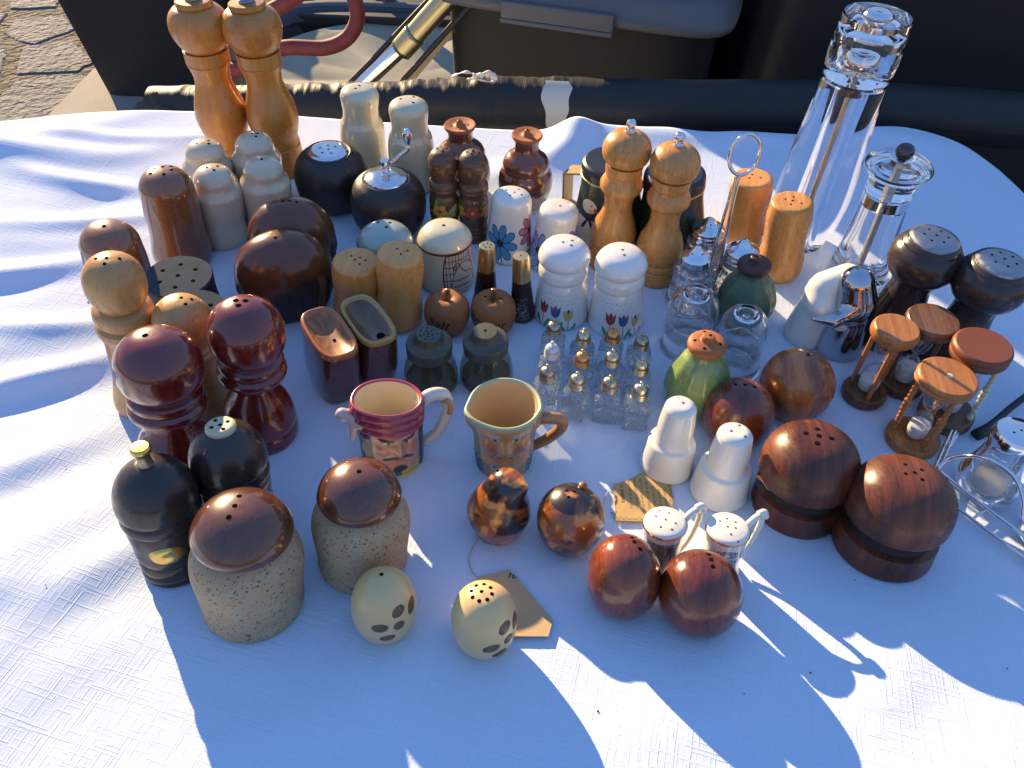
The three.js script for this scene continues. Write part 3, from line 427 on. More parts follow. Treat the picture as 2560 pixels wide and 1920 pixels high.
// ---------------------------------------------------------------- table and cloth
const edgePts = [[-0.98, 0.1], [-0.985, -0.4], [-0.96, -0.70], [-0.88, -0.80], [-0.75, -0.838], [-0.642, -0.866], [-0.552, -0.893], [-0.45, -0.908], [-0.36, -0.913], [-0.21, -0.906], [-0.105, -0.901], [0.01, -0.899], [0.143, -0.905], [0.25, -0.913], [0.354, -0.922], [0.443, -0.938], [0.496, -0.952], [0.545, -0.926], [0.573, -0.873], [0.588, -0.791], [0.60, -0.65], [0.61, -0.4], [0.62, 0.1]].map((p) => new THREE.Vector3(p[0], 0, p[1]));
{
  const curve = new THREE.CatmullRomCurve3(edgePts, false, 'centripetal'), NU = 620, NV = 520, NF = 46;
  const ridge = (x, z, x0, z0, ang, len, wid, h) => { const c = Math.cos(ang), s = Math.sin(ang), a = (x - x0) * c + (z - z0) * s, b = -(x - x0) * s + (z - z0) * c + 0.12 * a * Math.sin(a * 14) ; return h * gs(a / len) * gs(b / wid); };
  const R = [];
  for (let i = 0; i < 46; i++) R.push([rr(-0.95, -0.40), rr(-0.86, -0.2), rr(-0.75, 0.0), rr(0.05, 0.14), rr(0.013, 0.027), rr(0.0015, 0.0050) * (rnd() < 0.25 ? -1 : 1)]);
  for (let i = 0; i < 14; i++) R.push([rr(-0.44, -0.24), rr(-0.28, -0.10), rr(-1.1, -0.4), rr(0.05, 0.12), rr(0.018, 0.03), rr(0.0022, 0.0045)]);
  for (let i = 0; i < 10; i++) R.push([rr(-0.1, 0.3), rr(-0.2, -0.06), rr(-1.2, -0.4), rr(0.05, 0.1), rr(0.018, 0.03), rr(0.0015, 0.0035)]);
  R.push([-0.60, -0.80, 0.12, 0.10, 0.022, 0.011], [-0.50, -0.74, 0.2, 0.08, 0.014, 0.007], [-0.46, -0.66, -0.15, 0.09, 0.016, 0.008], [-0.50, -0.57, -0.22, 0.10, 0.016, 0.008], [-0.43, -0.50, -0.1, 0.07, 0.014, 0.007], [-0.45, -0.42, -0.3, 0.10, 0.016, 0.007], [-0.38, -0.34, -0.5, 0.08, 0.018, 0.0045], [-0.36, -0.25, -0.7, 0.09, 0.022, 0.004]);
  R.push([0.065, -0.90, 1.95, 0.085, 0.024, 0.015], [0.115, -0.90, 0.15, 0.075, 0.03, 0.010], [0.03, -0.83, 2.2, 0.05, 0.02, 0.006], [0.20, -0.90, 0.3, 0.05, 0.02, 0.005], [-0.02, -0.80, 2.5, 0.06, 0.02, 0.004]);
  R.push([0.30, -0.905, 0.1, 0.05, 0.015, 0.005], [0.40, -0.915, -0.2, 0.05, 0.02, -0.004], [0.47, -0.92, 0.3, 0.06, 0.025, 0.008]);
  const hgt = (x, z) => { let h = 0; for (const r of R) h += ridge(x, z, ...r); const inner = sst(-0.40, -0.30, x) * sst(-0.84, -0.78, z) * 0 ; h += 0.0022 * (fbm(x * 9 + 40, z * 9 + 40, 400, 3, 3) - 0.5) * (1 - inner); h += 0.003 * (fbm(x * 4 + 40, z * 7 + 40, 400, 5, 2) - 0.5) * sst(-0.3, -0.45, x); return h; };
  const P = [], U = [], I = [], tot = NV + NF;
  for (let i = 0; i <= NU; i++) {
    const t = i / NU, e = curve.getPointAt(t), tn = curve.getTangentAt(t), nx = tn.z, nz = -tn.x;      // outward
    const sx = lerp(-0.98, 0.62, clamp((e.x + 0.98) / 1.6)) , sz = 0.1;
    const bx = lerp(-0.5, 0.25, sst(0, 1, (sx + 0.98) / 1.6));
    for (let j = 0; j <= tot; j++) {
      let x, y, z, u, v;
      if (j <= NV) { const s = j / NV, q = Math.pow(s, 0.85); x = lerp(bx, e.x, q); z = lerp(sz, e.z, q); y = hgt(x, z) * sst(-0.02, 0.02, 1 - s + 0.02) + surf(x, z)[0]; u = x; v = z; }
      else { const d = (j - NV) * 0.011, r = 0.014, a = Math.min(Math.PI / 2, d / r), dd = Math.max(0, d - r * Math.PI / 2); const h0 = hgt(e.x, e.z) + surf(e.x, e.z)[0]; const fold = 0.018 * sst(0, 0.15, dd) * Math.sin(t * 62 + 2 * Math.sin(t * 17)); x = e.x + nx * (r * Math.sin(a) + fold + dd * 0.04); z = e.z + nz * (r * Math.sin(a) + fold + dd * 0.04); y = h0 * (1 - sst(0, 0.03, dd)) - r * (1 - Math.cos(a)) - dd; u = e.x + nx * d; v = e.z + nz * d; }
      P.push(x, y, z); U.push(u / 0.20 * 0.97 + v / 0.20 * 0.24, -v / 0.20 * 0.97 + u / 0.20 * 0.24);
    }
    if (i) for (let j = 0; j < tot; j++) { const a = (i - 1) * (tot + 1) + j, b = a + tot + 1; I.push(a, b, a + 1, a + 1, b, b + 1); }
  }
  const g = new THREE.BufferGeometry(); g.setAttribute('position', new THREE.Float32BufferAttribute(P, 3)); g.setAttribute('uv', new THREE.Float32BufferAttribute(U, 2)); g.setIndex(I); g.computeVertexNormals();
  // linen: fine even weave with irregular thick slub threads both ways
  const W = 1024, H = new Float32Array(W * W);
  for (let y = 0; y < W; y++) for (let x = 0; x < W; x++) H[y * W + x] = 0.28 + 0.05 * Math.sin(x * 2 * Math.PI / 4) + 0.05 * Math.sin(y * 2 * Math.PI / 4) + 0.10 * (pn(x / 3, y / 40, 341, 26, 5) - 0.5) + 0.10 * (pn(x / 40, y / 3, 26, 341, 6) - 0.5);
  for (let k = 0; k < 1500; k++) { const hor = rnd() < 0.5, p = Math.floor(rnd() * W), q0 = Math.floor(rnd() * W), L = Math.floor(rr(25, 190)), a = rr(0.12, 0.5), w = rr(0.9, 2.1); for (let q = 0; q < L; q++) { const e = sst(0, 12, q) * sst(L, L - 12, q), dr = Math.round(1.2 * Math.sin(q / 60 + k)); for (let s = -4; s <= 4; s++) { const c = mod(p + s + dr, W), d = mod(q0 + q, W), o = hor ? c * W + d : d * W + c; H[o] = Math.max(H[o], 0.28 + a * e * gs(s / w)); } } }
  const bw = tex(W, W, (u, v) => H[Math.floor(v * W) * W + Math.floor(u * W)], false);
  const cm = tex(512, 512, (u, v) => { const a = fbm(u * 3, v * 3, 3, 81, 4), s = sst(0.72, 0.8, fbm(u * 6, v * 6, 6, 83, 4)); return mixc([0.61, 0.715, 0.855], [0.57, 0.65, 0.75], a * 0.5 + s * 0.3); });
  cm.repeat.set(0.22, 0.22);
  const cloth = new THREE.Mesh(g, mat({ map: cm, bumpMap: bw, bumpScale: 0.00042, roughness: 0.92, specularIntensity: 0.25 })); cloth.name = 'tablecloth'; cloth.position.y = T; cloth.castShadow = cloth.receiveShadow = true; scene.add(cloth);
  tag(cloth, 'creased white slub linen tablecloth under all the shakers', 'tablecloth');
  const tb = new THREE.Group(); tb.name = 'table'; scene.add(tb); tag(tb, 'table hidden under the white linen cloth', 'table');
  const sh = new THREE.Shape(edgePts.map((p) => new THREE.Vector2(p.x * 0.985, -(p.z * 0.985))));
  const te = new THREE.ExtrudeGeometry(sh, { depth: 0.025, bevelEnabled: false }); te.rotateX(-Math.PI / 2); te.translate(0, T - 0.05, 0); add(tb, 'tabletop', te, M.walnut);
  for (const [x, z] of [[-0.85, -0.7], [-0.85, 0.0], [0.5, -0.75], [0.5, 0.0]]) { const l = add(tb, 'leg', new THREE.CylinderGeometry(0.02, 0.02, T - 0.05, 16), M.blackMatt); l.position.set(x, (T - 0.05) / 2, z); }
  // grit on the cloth
  const cg = []; for (let i = 0; i < 34; i++) { const s = new THREE.IcosahedronGeometry(rr(0.0003, 0.0008), 0); s.scale(1, 0.5, rr(0.6, 2)); s.rotateY(rnd() * 3); const x = rr(-0.45, 0.35), z = rr(-0.62, -0.17); s.translate(x, T + hgt(x, z) + surf(x, z)[0] + 0.0006, z); cg.push(s); }
  const cr = new THREE.Mesh(mergeGeometries(cg), mat({ c: [0.05, 0.04, 0.03], roughness: 1 })); cr.name = 'crumbs'; cr.userData = { kind: 'stuff', label: 'dark specks of grit scattered on the white cloth', category: 'grit' }; scene.add(cr);
}
// ---------------------------------------------------------------- the shakers and mills: [x mm, z mm, lean]
const L = {
millA:[-330,-784,-0.2],millB:[-273,-785,1.3],creamA:[-325,-695,-4.3],creamB:[-279,-714,-3.5],creamC:[-302,-648,-4.3],creamD:[-259,-667,-4.3],
brownTall:[-332,-610,-4.2],brownLeft:[-348,-522,-3.3],paleMill:[-301,-423,-6],blackHole1:[-283,-496,-2.1],blackHole2:[-260,-453,-4],paleMill2:[-257,-420,-6],
burgA:[-246,-346,-4.5],burgB:[-198,-391,-4.3],pepper:[-218,-263,-1.0],salt:[-184,-298,-0.6],pot1:[-159,-234,-4.2],pot2:[-96,-272,-2.7],
egg1:[-73,-222,-1.5],egg2:[-10,-215,1.7],jug1:[-90,-370,-0.3],jug2:[-4,-375,0.3],globe1:[-202,-720,-0.6],globe2:[-135,-676,-0.2],
tallCream1:[-182,-796,-2.2],tallCream2:[-122,-767,-0.2],drip1:[-64,-755,2],drip2:[5,-740,0.4],paint1:[-77,-673,0],paint2:[-47,-671,0.1],
daisy1:[-10,-647,-1.8],daisy2:[35,-634,-3],hen1:[-68,-597,1.5],hen2:[-124,-590,0.7],bam1:[-146,-538,-4.5],bam2:[-108,-534,-5.2],
gold1:[-29,-560,-1.4],gold2:[7,-548,3.3],apple1:[-62,-524,-1.5],apple2:[-19,-527,1.8],rect1:[-152,-450,-3.7],rect2:[-123,-471,-2.4],
capped1:[-69,-455,0],capped2:[-22,-462,1.6],tulip1:[43,-553,1.4],tulip2:[94,-545,2.6],midMill1:[93,-637,-0.8],midMill2:[138,-617,0.9],
tin1:[93,-675,3.2],tin2:[156,-659,5.5],cruetBack:[184,-621,3],cruetL:[167,-579,3],cruetR:[211,-588,3],
pine1:[238,-689,4.6],pine2:[265,-632,6],acrylTall:[297,-690,-0.3],acrylSmall:[341,-625,2],hugW:[270,-537,1.4],hugC:[297,-524,4],
blk1:[347,-542,-0.1],blk2:[391,-513,-0.4],H1:[303,-462,0.5],H2:[340,-477,1.9],H3:[366,-441,3.5],H4:[329,-413,1.7],
cl1:[158,-516,3],cl2:[197,-493,3],green1:[154,-444,2.1],green2:[217,-562,3.6],eggW1:[184,-411,6],eggW2:[238,-446,6],
whiteB1:[124,-376,0.3],whiteB2:[161,-352,0.4],dome1:[218,-341,3.2],dome2:[269,-306,1.2],mug1:[108,-282,3.9],mug2:[148,-279,2.8],
o1:[78,-248,3.1],o2:[127,-240,6],k1:[-6,-306,-2.4],k2:[45,-298,1.1],caddy:[372,-380,0],nut1:[-211,-546,-1.7],nut2:[-216,-593,-4]};

// two tall varnished mills at the back left
{
  const body = [[0, 0], [22, 0, 1], [24, 2], [24.2, 16], [23.6, 33, 1], [22.4, 34.5, 1], [23.6, 36, 1], [22.6, 42], [25.2, 52], [27.4, 64], [26.2, 78], [21.8, 93], [18.6, 106], [19.4, 115], [22, 124, 1], [21.2, 125, 1], [22.4, 126, 1], [22.6, 138, 1], [0, 138]];
  const head = [[0, 138.5], [20.5, 138.5, 1], [23, 142], [28, 152], [29.6, 162], [27, 172.5], [21, 178.5], [17.4, 180, 1], [18.2, 181], [17.8, 184.5, 1], [16.6, 185.5, 1], [0, 186.2]];
  const knob = [[0, 185], [7.5, 185, 1], [8, 187], [6, 189], [5, 191, 1], [7, 192.5], [9, 198], [6.5, 204], [0, 206.5]];
  const make = (label, at) => { const t = thing('tall_pepper_mill', label, 'pepper mill', at, 0, 'tall varnished mills'); add(t, 'body', lathe(body, { uv: 'solid' }), M.beech); add(t, 'head', lathe(head, { uv: 'solid' }), M.beech); add(t, 'knob', lathe(knob), M.dullSteel); return t; };
  make('tall golden varnished wooden pepper mill, leftmost and nearer the frame edge of the tall pair', L.millA); make('tall golden varnished wooden pepper mill, right one of the pair, before the maroon handle', L.millB);
}
// four speckled cream shakers
{
  const pr = [[0, 0], [20, 0, 1], [21.6, 2], [23, 28], [24.8, 53], [24.5, 59], [21, 64.5], [19.7, 67.5], [19, 73], [14.5, 80], [7, 83], [0, 84]];
  const g = lathe(pr, { S: 0.07 });
  const make = (label, at, list) => { const t = thing('cream_shaker', label, 'shaker', at, 0, 'speckled cream ceramic shakers'); add(t, 'body', g, M.cream); holes(t, pr, list, 1.5); };
  make('speckled cream ceramic shaker, back left of the four, with three holes', L.creamA, [[-6, 2], [4, -5], [6, 1]]); make('speckled cream ceramic shaker, back right of the four, against the tall mill', L.creamB, [[0, -1], [4, -3], [4, 3]]);
  make('speckled cream ceramic shaker, front left of the four, beside the tall brown shaker', L.creamC, [[-5, 0], [4, -5], [3, 3]]); make('speckled cream ceramic shaker, front right of the four, with a single hole', L.creamD, [[0, 0]]);
}
// tall brown speckled cylinders
{
  const pr = [[0, 0], [24, 0, 1], [25.6, 3], [25, 40], [24.6, 76], [22.6, 90], [16, 98.5], [8, 101.3], [0, 102]];
  const make = (label, at, list) => { const t = thing('brown_shaker', label, 'shaker', at, 0, 'tall glazed brown shakers'); add(t, 'body', lathe(pr), M.brownGlaze); holes(t, pr, list, 1.7); };
  make('tall round topped brown glazed shaker with several holes, beside the speckled cream ones', L.brownTall, [[-8, -3], [-2, -7], [7, -4], [-9, 5], [3, 5], [4, -11]]);
  make('tall round topped brown glazed shaker with one hole, furthest left on the cloth', L.brownLeft, [[0, 0]]);
}
// pale turned wood shakers
{
  const mk = (name, label, at, h, list) => {
    const s = h / 140, pr = [[0, 0], [24, 0, 1], [25.5, 3], [25.5, 9 * s], [23.6, 18 * s], [20.4, 36 * s], [19.4, 58 * s], [20.4, 76 * s], [22, 80 * s], [21.6, 84 * s, 1], [18.8, 86 * s, 1], [20.4, 88.5 * s], [19.6, h - 43], [15.5, h - 41, 1], [18, h - 37], [20.6, h - 29], [21.2, h - 20.5], [18.8, h - 10], [12.4, h - 2.8], [6, h - 0.6], [0, h]];
    const t = thing(name, label, 'shaker', at, 0, 'pale turned wood shakers'); add(t, 'body', lathe(pr, { uv: 'solid' }), M.pale); holes(t, pr, list, 1.35); };
  mk('pale_wood_shaker', 'pale turned wood shaker with a four hole ball head, before the leftmost brown shaker', L.paleMill, 146, [[-8, 1], [-1, 0], [7, -2], [0, 6]]);
  mk('pale_wood_shaker', 'pale unvarnished ball headed wood shaker with three holes, between the two dark red mills', L.paleMill2, 112, [[1, -4], [8, -5], [6, 2]]);
}
// dark slate topped cylinders
{
  const pr = [[0, 0], [24, 0, 1], [25, 1.5], [27, 60], [27.6, 72, 1], [26.8, 73.6, 1], [0, 74]];
  const mk = (label, at, n) => { const t = thing('black_shaker', label, 'shaker', at, 0, 'dark slate shakers with seven holes'); add(t, 'body', lathe(pr.slice(0, 5).concat([[0, 72]])), M.blackMatt); add(t, 'top_plate', lathe([[27.6, 72], [26.8, 73.6, 1], [0, 74]]), M.slate); if (n) holes(t, pr, [[0, 0], ...ring(n, 15, 20)], 1.9); };
  mk('dark slate grey cylinder shaker with dimpled holes in its flat scratched top', L.blackHole1, 6); mk('dark slate grey cylinder shaker mostly hidden behind the smaller pale wood ball head', L.blackHole2, 6);
}
// dark red glazed mills
{
  const pr = [[0, 0], [27, 0, 1], [29.5, 3], [29.8, 14], [28.6, 17, 1], [29.4, 19], [28.4, 30], [24, 44], [18.5, 54], [16.2, 61], [17, 65.5], [22, 68], [26.2, 72], [26.6, 76.5], [24, 80, 1], [25.2, 83], [25, 87.5], [21.8, 90, 1], [23, 91.5], [27, 99], [28.8, 110], [27.4, 122], [22.5, 131], [15, 137], [7, 139.6], [0, 140]];
  const mk = (label, at, list, k, kh) => { const t = thing('red_glazed_mill', label, 'shaker', at, 0, 'dark red glazed shakers'); const q = pr.map((p) => [p[0] * k, p[1] * kh, p[2]]); add(t, 'body', lathe(q), M.burgundy); holes(t, q, list, 2.1); };
  mk('glossy dark red ceramic shaker shaped like a mill, one hole, nearer the left edge', L.burgA, [[-4, 2]], 0.985, 0.92); mk('glossy dark red ceramic shaker shaped like a mill, three holes, right one of the two', L.burgB, [[-5, -3], [1.5, -3.5], [-1.5, 2.5]], 0.935, 0.93);
}
// black turned pair with brass plate
{
  const K = (a) => a.map((p) => [p[0] * 0.975, p[1] * 0.90, p[2]]);
  const body = [[0, 0], [21, 0, 1], [22.6, 2], [22.4, 7], [21.4, 8.5, 1], [22.6, 11], [22.2, 17], [21.4, 19, 1], [22.6, 22], [23, 34], [23.6, 50], [23, 53, 1], [24.6, 55], [24.8, 61], [23.6, 63.5, 1], [24.8, 66], [25.2, 74], [22.5, 86], [16.5, 95.5], [9.5, 101, 1]];
  const brass = (t) => { const g = lathe([[0, 0], [9.5, 0, 1], [10.5, 0.6], [9.8, 1.4], [0, 1.8]], { sx: 1, sz: 0.7 }); g.rotateX(Math.PI / 2); const p = g.attributes.position; for (let i = 0; i < p.count; i++) { const x = p.getX(i); p.setZ(i, p.getZ(i) + Math.sqrt(Math.max(0, 0.0227 ** 2 - x * x))); } g.computeVertexNormals(); g.translate(0, 0.034, 0); g.rotateY(0.35); add(t, 'brass_plate', g, M.brass); };
  const t = thing('black_pepper_mill', 'black turned wood pepper mill with a brass knob and an oval brass plate', 'pepper mill', L.pepper, 0, 'black turned wood set with brass'); add(t, 'body', lathe(K([...body, [6, 102.5], [0, 102.5]]), { uv: 'solid' }), M.blackLacquer); brass(t);
  add(t, 'stem', lathe(K([[5.4, 101], [4.6, 104], [4.4, 112], [5.2, 114]])), M.oldSilver); add(t, 'knob', lathe(K([[0, 113], [5, 113, 1], [5.8, 114], [5.8, 117], [5, 118.2, 1], [0, 118.6]])), M.brass);
  const s = thing('black_salt_shaker', 'black turned wood salt shaker with a round pale metal sieve, behind the brass knobbed mill', 'shaker', L.salt, 0, 'black turned wood set with brass'); add(s, 'body', lathe(K([...body, [0, 101.5]]), { uv: 'solid' }), M.blackLacquer); brass(s);
  const sp = K([[9.8, 100], [9.8, 103, 1], [9.2, 103.8], [0, 104.4]]); add(s, 'sieve', lathe(sp), mat({ c: [0.60, 0.52, 0.33], metalness: 0.3, roughness: 0.6 })); holes(s, sp, [[0, 0], [-4, -3.4], [4, -3], [-4.2, 3.4], [3.4, 4]], 1.35);
}
// stoneware jars with domed brown caps
{
  const b = [[0, 0], [29, 0, 1], [31, 2], [32.4, 16], [34, 32], [34.6, 42], [33, 50], [28.5, 56.5], [24, 60, 1], [23, 63], [0, 63]], c = [[22.5, 61], [27.5, 62], [30.2, 64.6], [30.8, 67.6], [29.8, 71], [26, 77], [18, 83], [9, 86], [0, 86.8]];
  const mk = (label, at, list, k, kh, kc) => { const t = thing('stoneware_shaker', label, 'shaker', at, 0, 'speckled stoneware shakers with brown caps'); const q = b.map((p) => [p[0] * k, p[1] * kh, p[2]]), r = c.map((p) => [p[0] * kc, p[1] * kh, p[2]]); add(t, 'jar', lathe(q), M.stoneware); add(t, 'cap', lathe(r, { S: 0.09 }), M.domeGlaze); holes(t, r, list, 1.6); };
  mk('squat speckled stoneware shaker with a domed brown cap and three holes in a row', L.pot1, [[-2, -8], [-2, 0], [-3, 8]], 0.965, 1.07, 0.95); mk('squat speckled stoneware shaker with a one hole brown cap, before the red bandana jug', L.pot2, [[0.5, 0]], 0.915, 1.01, 0.86);
}
// cream pottery eggs with petal hollows
{
  const pr = [[0, 0], [9, 0, 1], [13.6, 3.2], [18.6, 12.6], [20.1, 23.4], [19, 34], [15, 43.2], [8.2, 49], [0, 50.8]];
  const mk = (label, at, list, r, k) => { const t = thing('cream_egg_shaker', label, 'shaker', at, 0, 'cream egg shakers with brown petals'); add(t, 'body', lathe(pr), M.eggCream); holes(t, pr, list, r);
    for (const [az, y, a, b2, roll] of k) { const g = new THREE.SphereGeometry(1, 20, 12); g.scale(a * 1.18 / 1000, b2 * 1.15 / 1000, 0.0011); const p = topAt(pr.slice(0, 5).map((q) => q), 30); let rad = 20; const d = dense(pr).flat(); for (let i = 1; i < d.length; i++) if (d[i][1] >= y && d[i - 1][1] <= y) { rad = d[i][0]; break; } const n = new THREE.Vector3(Math.sin(az * D2R), 0.82 * ((y - 25) / 26) / Math.sqrt(1 - ((y - 25) / 26) ** 2), Math.cos(az * D2R)).normalize(); const v = g.attributes.position; const qz = new THREE.Quaternion().setFromUnitVectors(new THREE.Vector3(0, 0, 1), n); const qr = new THREE.Quaternion().setFromAxisAngle(new THREE.Vector3(0, 0, 1), roll * D2R); g.applyMatrix4(new THREE.Matrix4().makeRotationFromQuaternion(qr)); for (let i = 0; i < v.count; i++) v.setZ(i, v.getZ(i) - (v.getX(i) ** 2 + v.getY(i) ** 2) / 0.043); g.applyMatrix4(new THREE.Matrix4().makeRotationFromQuaternion(qz)); g.translate(rad / 1000 * Math.sin(az * D2R) * 0.985, y / 1000, rad / 1000 * Math.cos(az * D2R) * 0.985); g.computeVertexNormals(); add(t, 'petal', g, M.petal); } };
  mk('cream pottery egg shaker with one hole and brown petal hollows, left of the two', L.egg1, [[-1, -3]], 1.35, [[40, 39, 4.4, 5.6, -25], [72, 35, 3.6, 5.8, -15], [2, 29, 4.8, 3.7, 12], [36, 28, 3.2, 3.7, 20], [14, 18.5, 4.2, 2.8, 10]]);
  mk('cream pottery egg shaker with a cluster of nine holes, before the brown price card', L.egg2, [[-1, -1], ...ring(8, 6.2, 10).map((p) => [p[0] - 1, p[1] - 1])], 1.25, [[46, 36, 4.4, 5.4, -25], [76, 32, 3.6, 5.6, -15], [16, 23, 4.8, 3.7, 12], [50, 24.5, 3.2, 3.7, 20], [32, 14.5, 4.2, 2.8, 10]]);
}
// character jugs: one skin each of pressed and painted pottery
function jug(t, H, pr, turn, disp, paint, inner, bottom, lip, lipMat, deep1 = 1) {
  const N = 120, K = 90, d = dense(pr, 10).flat(), P = [], C = [], I = [];
  const rad = (y) => { for (let i = 1; i < d.length; i++) if (d[i][1] >= y) { const a = d[i - 1], b = d[i]; return lerp(a[0], b[0], clamp((y - a[1]) / Math.max(1e-6, b[1] - a[1]))); } return d[d.length - 1][0]; };
  for (let i = 0; i <= K; i++) for (let j = 0; j <= N; j++) { const th = j / N * 2 * Math.PI - Math.PI, q = i / K, ph = j === N ? -Math.PI : th, r = rad(q * H) + disp(ph, q), a = th + turn * D2R, ex = lip(ph, q); P.push((r + ex) * Math.sin(a) / 1000, q * H / 1000 + (q > 0.9 ? (q - 0.9) * 10 * ex * 0.0003 : 0), (r + ex) * Math.cos(a) * deep1 / 1000); C.push(...paint(th, q)); if (i && j) { const e = i * (N + 1) + j; I.push(e - N - 2, e - N - 1, e, e - N - 2, e, e - 1); } }
  const g = new THREE.BufferGeometry(); g.setAttribute('position', new THREE.Float32BufferAttribute(P, 3)); g.setAttribute('color', new THREE.Float32BufferAttribute(C, 3)); g.setIndex(I); g.computeVertexNormals();
  add(t, 'face', g, mat({ c: [1, 1, 1], vertexColors: true, roughness: 0.3, clearcoat: 0.8, clearcoatRoughness: 0.1 }));
  // rounded lip and the inside
  const P2 = [], I2 = [], w = [[0, 0], [-0.8, 1.2], [-2, 1.2], [-3.2, 0], [-3.6, -3], [-4, -20], [-5, -40], [-8, bottom - H], [-22, bottom - H - 1]];
  w.forEach(([dr, dy], i) => { for (let j = 0; j <= N; j++) { const th = j / N * 2 * Math.PI - Math.PI, ph = j === N ? -Math.PI : th, a = th + turn * D2R, deep = clamp(-dy / 20), r = Math.max(1, lerp(rad(H) + disp(ph, 1) + lip(ph, 1), rad(Math.max(0, H + dy)), deep) + dr); P2.push(r * Math.sin(a) / 1000, (H + dy) / 1000 + (dy > -4 ? lip(ph, 1) * 0.0003 : 0), r * Math.cos(a) * deep1 / 1000); if (i && j) { const e = i * (N + 1) + j; I2.push(e - N - 2, e - N - 1, e, e - N - 2, e, e - 1); } } });
  const nl = 4 * (N + 1), gl = new THREE.BufferGeometry(); gl.setAttribute('position', new THREE.Float32BufferAttribute(P2.slice(0, nl * 3), 3)); gl.setIndex(I2.slice(0, 18 * N)); gl.computeVertexNormals(); add(t, 'lip', gl, lipMat);
  const g2 = new THREE.BufferGeometry(); g2.setAttribute('position', new THREE.Float32BufferAttribute(P2, 3)); g2.setIndex(I2.slice(18 * N)); g2.computeVertexNormals(); add(t, 'lining', g2, inner);
  add(t, 'foot', lathe([[0, 0.5], [pr[0][0], 0.5]]), inner);
}
const ell = (th, q, a, b, wa, wb) => gs((th - a) / wa) * gs((q - b) / wb);
const blot = (th, q, a, b, wa, wb) => { const d = Math.hypot((th - a) / wa, (q - b) / wb); return sst(1.15, 0.85, d); };
{
  const t = thing('character_jug', 'small pottery face jug with a red bandana, black moustache and cream handle', 'character jug', L.jug1, 0, null);
  const disp = (a, q) => { const A = Math.abs(a); return 6.5 * ell(a, q, 0, 0.430, 0.14, 0.085) + 3 * ell(a, q, 0, 0.520, 0.10, 0.09) + 2.6 * ell(A, q, 0.36, 0.615, 0.22, 0.03) - 2.6 * ell(A, q, 0.36, 0.545, 0.17, 0.035) + 1.2 * ell(A, q, 0.36, 0.545, 0.10, 0.02) + 2.2 * ell(A, q, 0.55, 0.430, 0.22, 0.08) + 2.4 * ell(a, q, 0, 0.120, 0.3, 0.07) - 1.4 * ell(a, q, 0, 0.275, 0.22, 0.018) + 1.4 * ell(A, q, 0.2, 0.335, 0.22, 0.035) + (q > 0.665 ? 2.2 * sst(0.665, 0.70, q) + 1.1 * Math.sin((q - 0.665) * 54 + 0.8 * Math.sin(a * 2)) : 0) + 1.6 * sst(0.9, 1.2, A) * sst(0.66, 0.56, q) + 0.5 * Math.sin(a * 30) * sst(0.9, 1.2, A) * sst(0.66, 0.56, q); };
  const paint = (a, q) => { const A = Math.abs(a), n = fbm(a * 4 + 20, q * 14, 400, 3, 3); let c = mixc([0.66, 0.37, 0.20], [0.44, 0.19, 0.09], n); c = mixc(c, [0.48, 0.15, 0.12], 0.7 * blot(A, q, 0.6, 0.430, 0.22, 0.08)); c = mixc(c, [0.2, 0.08, 0.045], 0.7 * sst(0.03, 0.0, Math.abs(q - 0.645)) * sst(0.3, 0.1, A)); c = mixc(c, [0.60, 0.55, 0.46], blot(A, q, 0.36, 0.542, 0.15, 0.028)); c = mixc(c, [0.012, 0.01, 0.01], blot(A, q, 0.33, 0.545, 0.075, 0.028)); c = mixc(c, [0.014, 0.012, 0.012], blot(A, q, 0.38, 0.612 + 0.05 * (A - 0.36), 0.27, 0.028)); c = mixc(c, [0.10, 0.04, 0.03], 0.7 * sst(0.015, 0, Math.abs(q - 0.57)) * blot(A, q, 0.36, 0.570, 0.2, 0.05)); c = mixc(c, [0.012, 0.011, 0.012], blot(A, q, 0.30, 0.335 - 0.14 * (A - 0.2), 0.30, 0.030)); c = mixc(c, [0.30, 0.05, 0.045], blot(a, q, 0, 0.275, 0.2, 0.016)); c = mixc(c, [0.013, 0.012, 0.013], Math.max(sst(0.86, 0.96, A), blot(a, q, 0, 0.130, 0.26, 0.07)) * sst(0.68, 0.665, q)); if (q < 0.13) c = mixc(c, A < 0.9 && a > 0.05 ? [0.55, 0.42, 0.06] : [0.02, 0.02, 0.022], sst(0.13, 0.11, q)); if (q > 0.66) { const s = Math.sin((q - 0.665) * 54 + 0.8 * Math.sin(a * 2)); c = mixc([0.20, 0.012, 0.04], [0.36, 0.035, 0.085], 0.5 + 0.5 * s * 0.6 + 0.4 * (n - 0.5)); if (q > 0.68 && q < 0.71 && false) c = [0.5, 0.03, 0.04]; } return c; };
  jug(t, 67, [[21, 0], [21.4, 4], [22, 18], [22.2, 34], [22.6, 41], [23, 50], [23.6, 60], [24.2, 67]], 22, disp, paint, mat({ c: [0.78, 0.63, 0.36], roughness: 0.35, clearcoat: 0.5, map: null }), 14, (a, q) => 2.5 * gs((a + 1.3) / 0.5) * sst(0.5, 1, q), mat({ c: [0.46, 0.055, 0.085], roughness: 0.25, clearcoat: 0.8 }), 0.8);
  add(t, 'handle', sweep([[21, 57, -6], [31, 64, -9], [39, 62, -12], [42, 51, -13], [40, 37, -12], [33, 22, -10], [22, 13, -8]], (u) => 5.2 - 1.2 * u, { n: 40, seg: 14 }), mat({ c: [0.66, 0.60, 0.50], roughness: 0.3, clearcoat: 0.7 }));
  add(t, 'handle_curl', sweep([[39, 58, -10], [43.5, 60, -7], [45, 54, -7], [44, 46, -9]], 2.2, { n: 16, seg: 10 }), mat({ c: [0.45, 0.25, 0.13], roughness: 0.35 }));
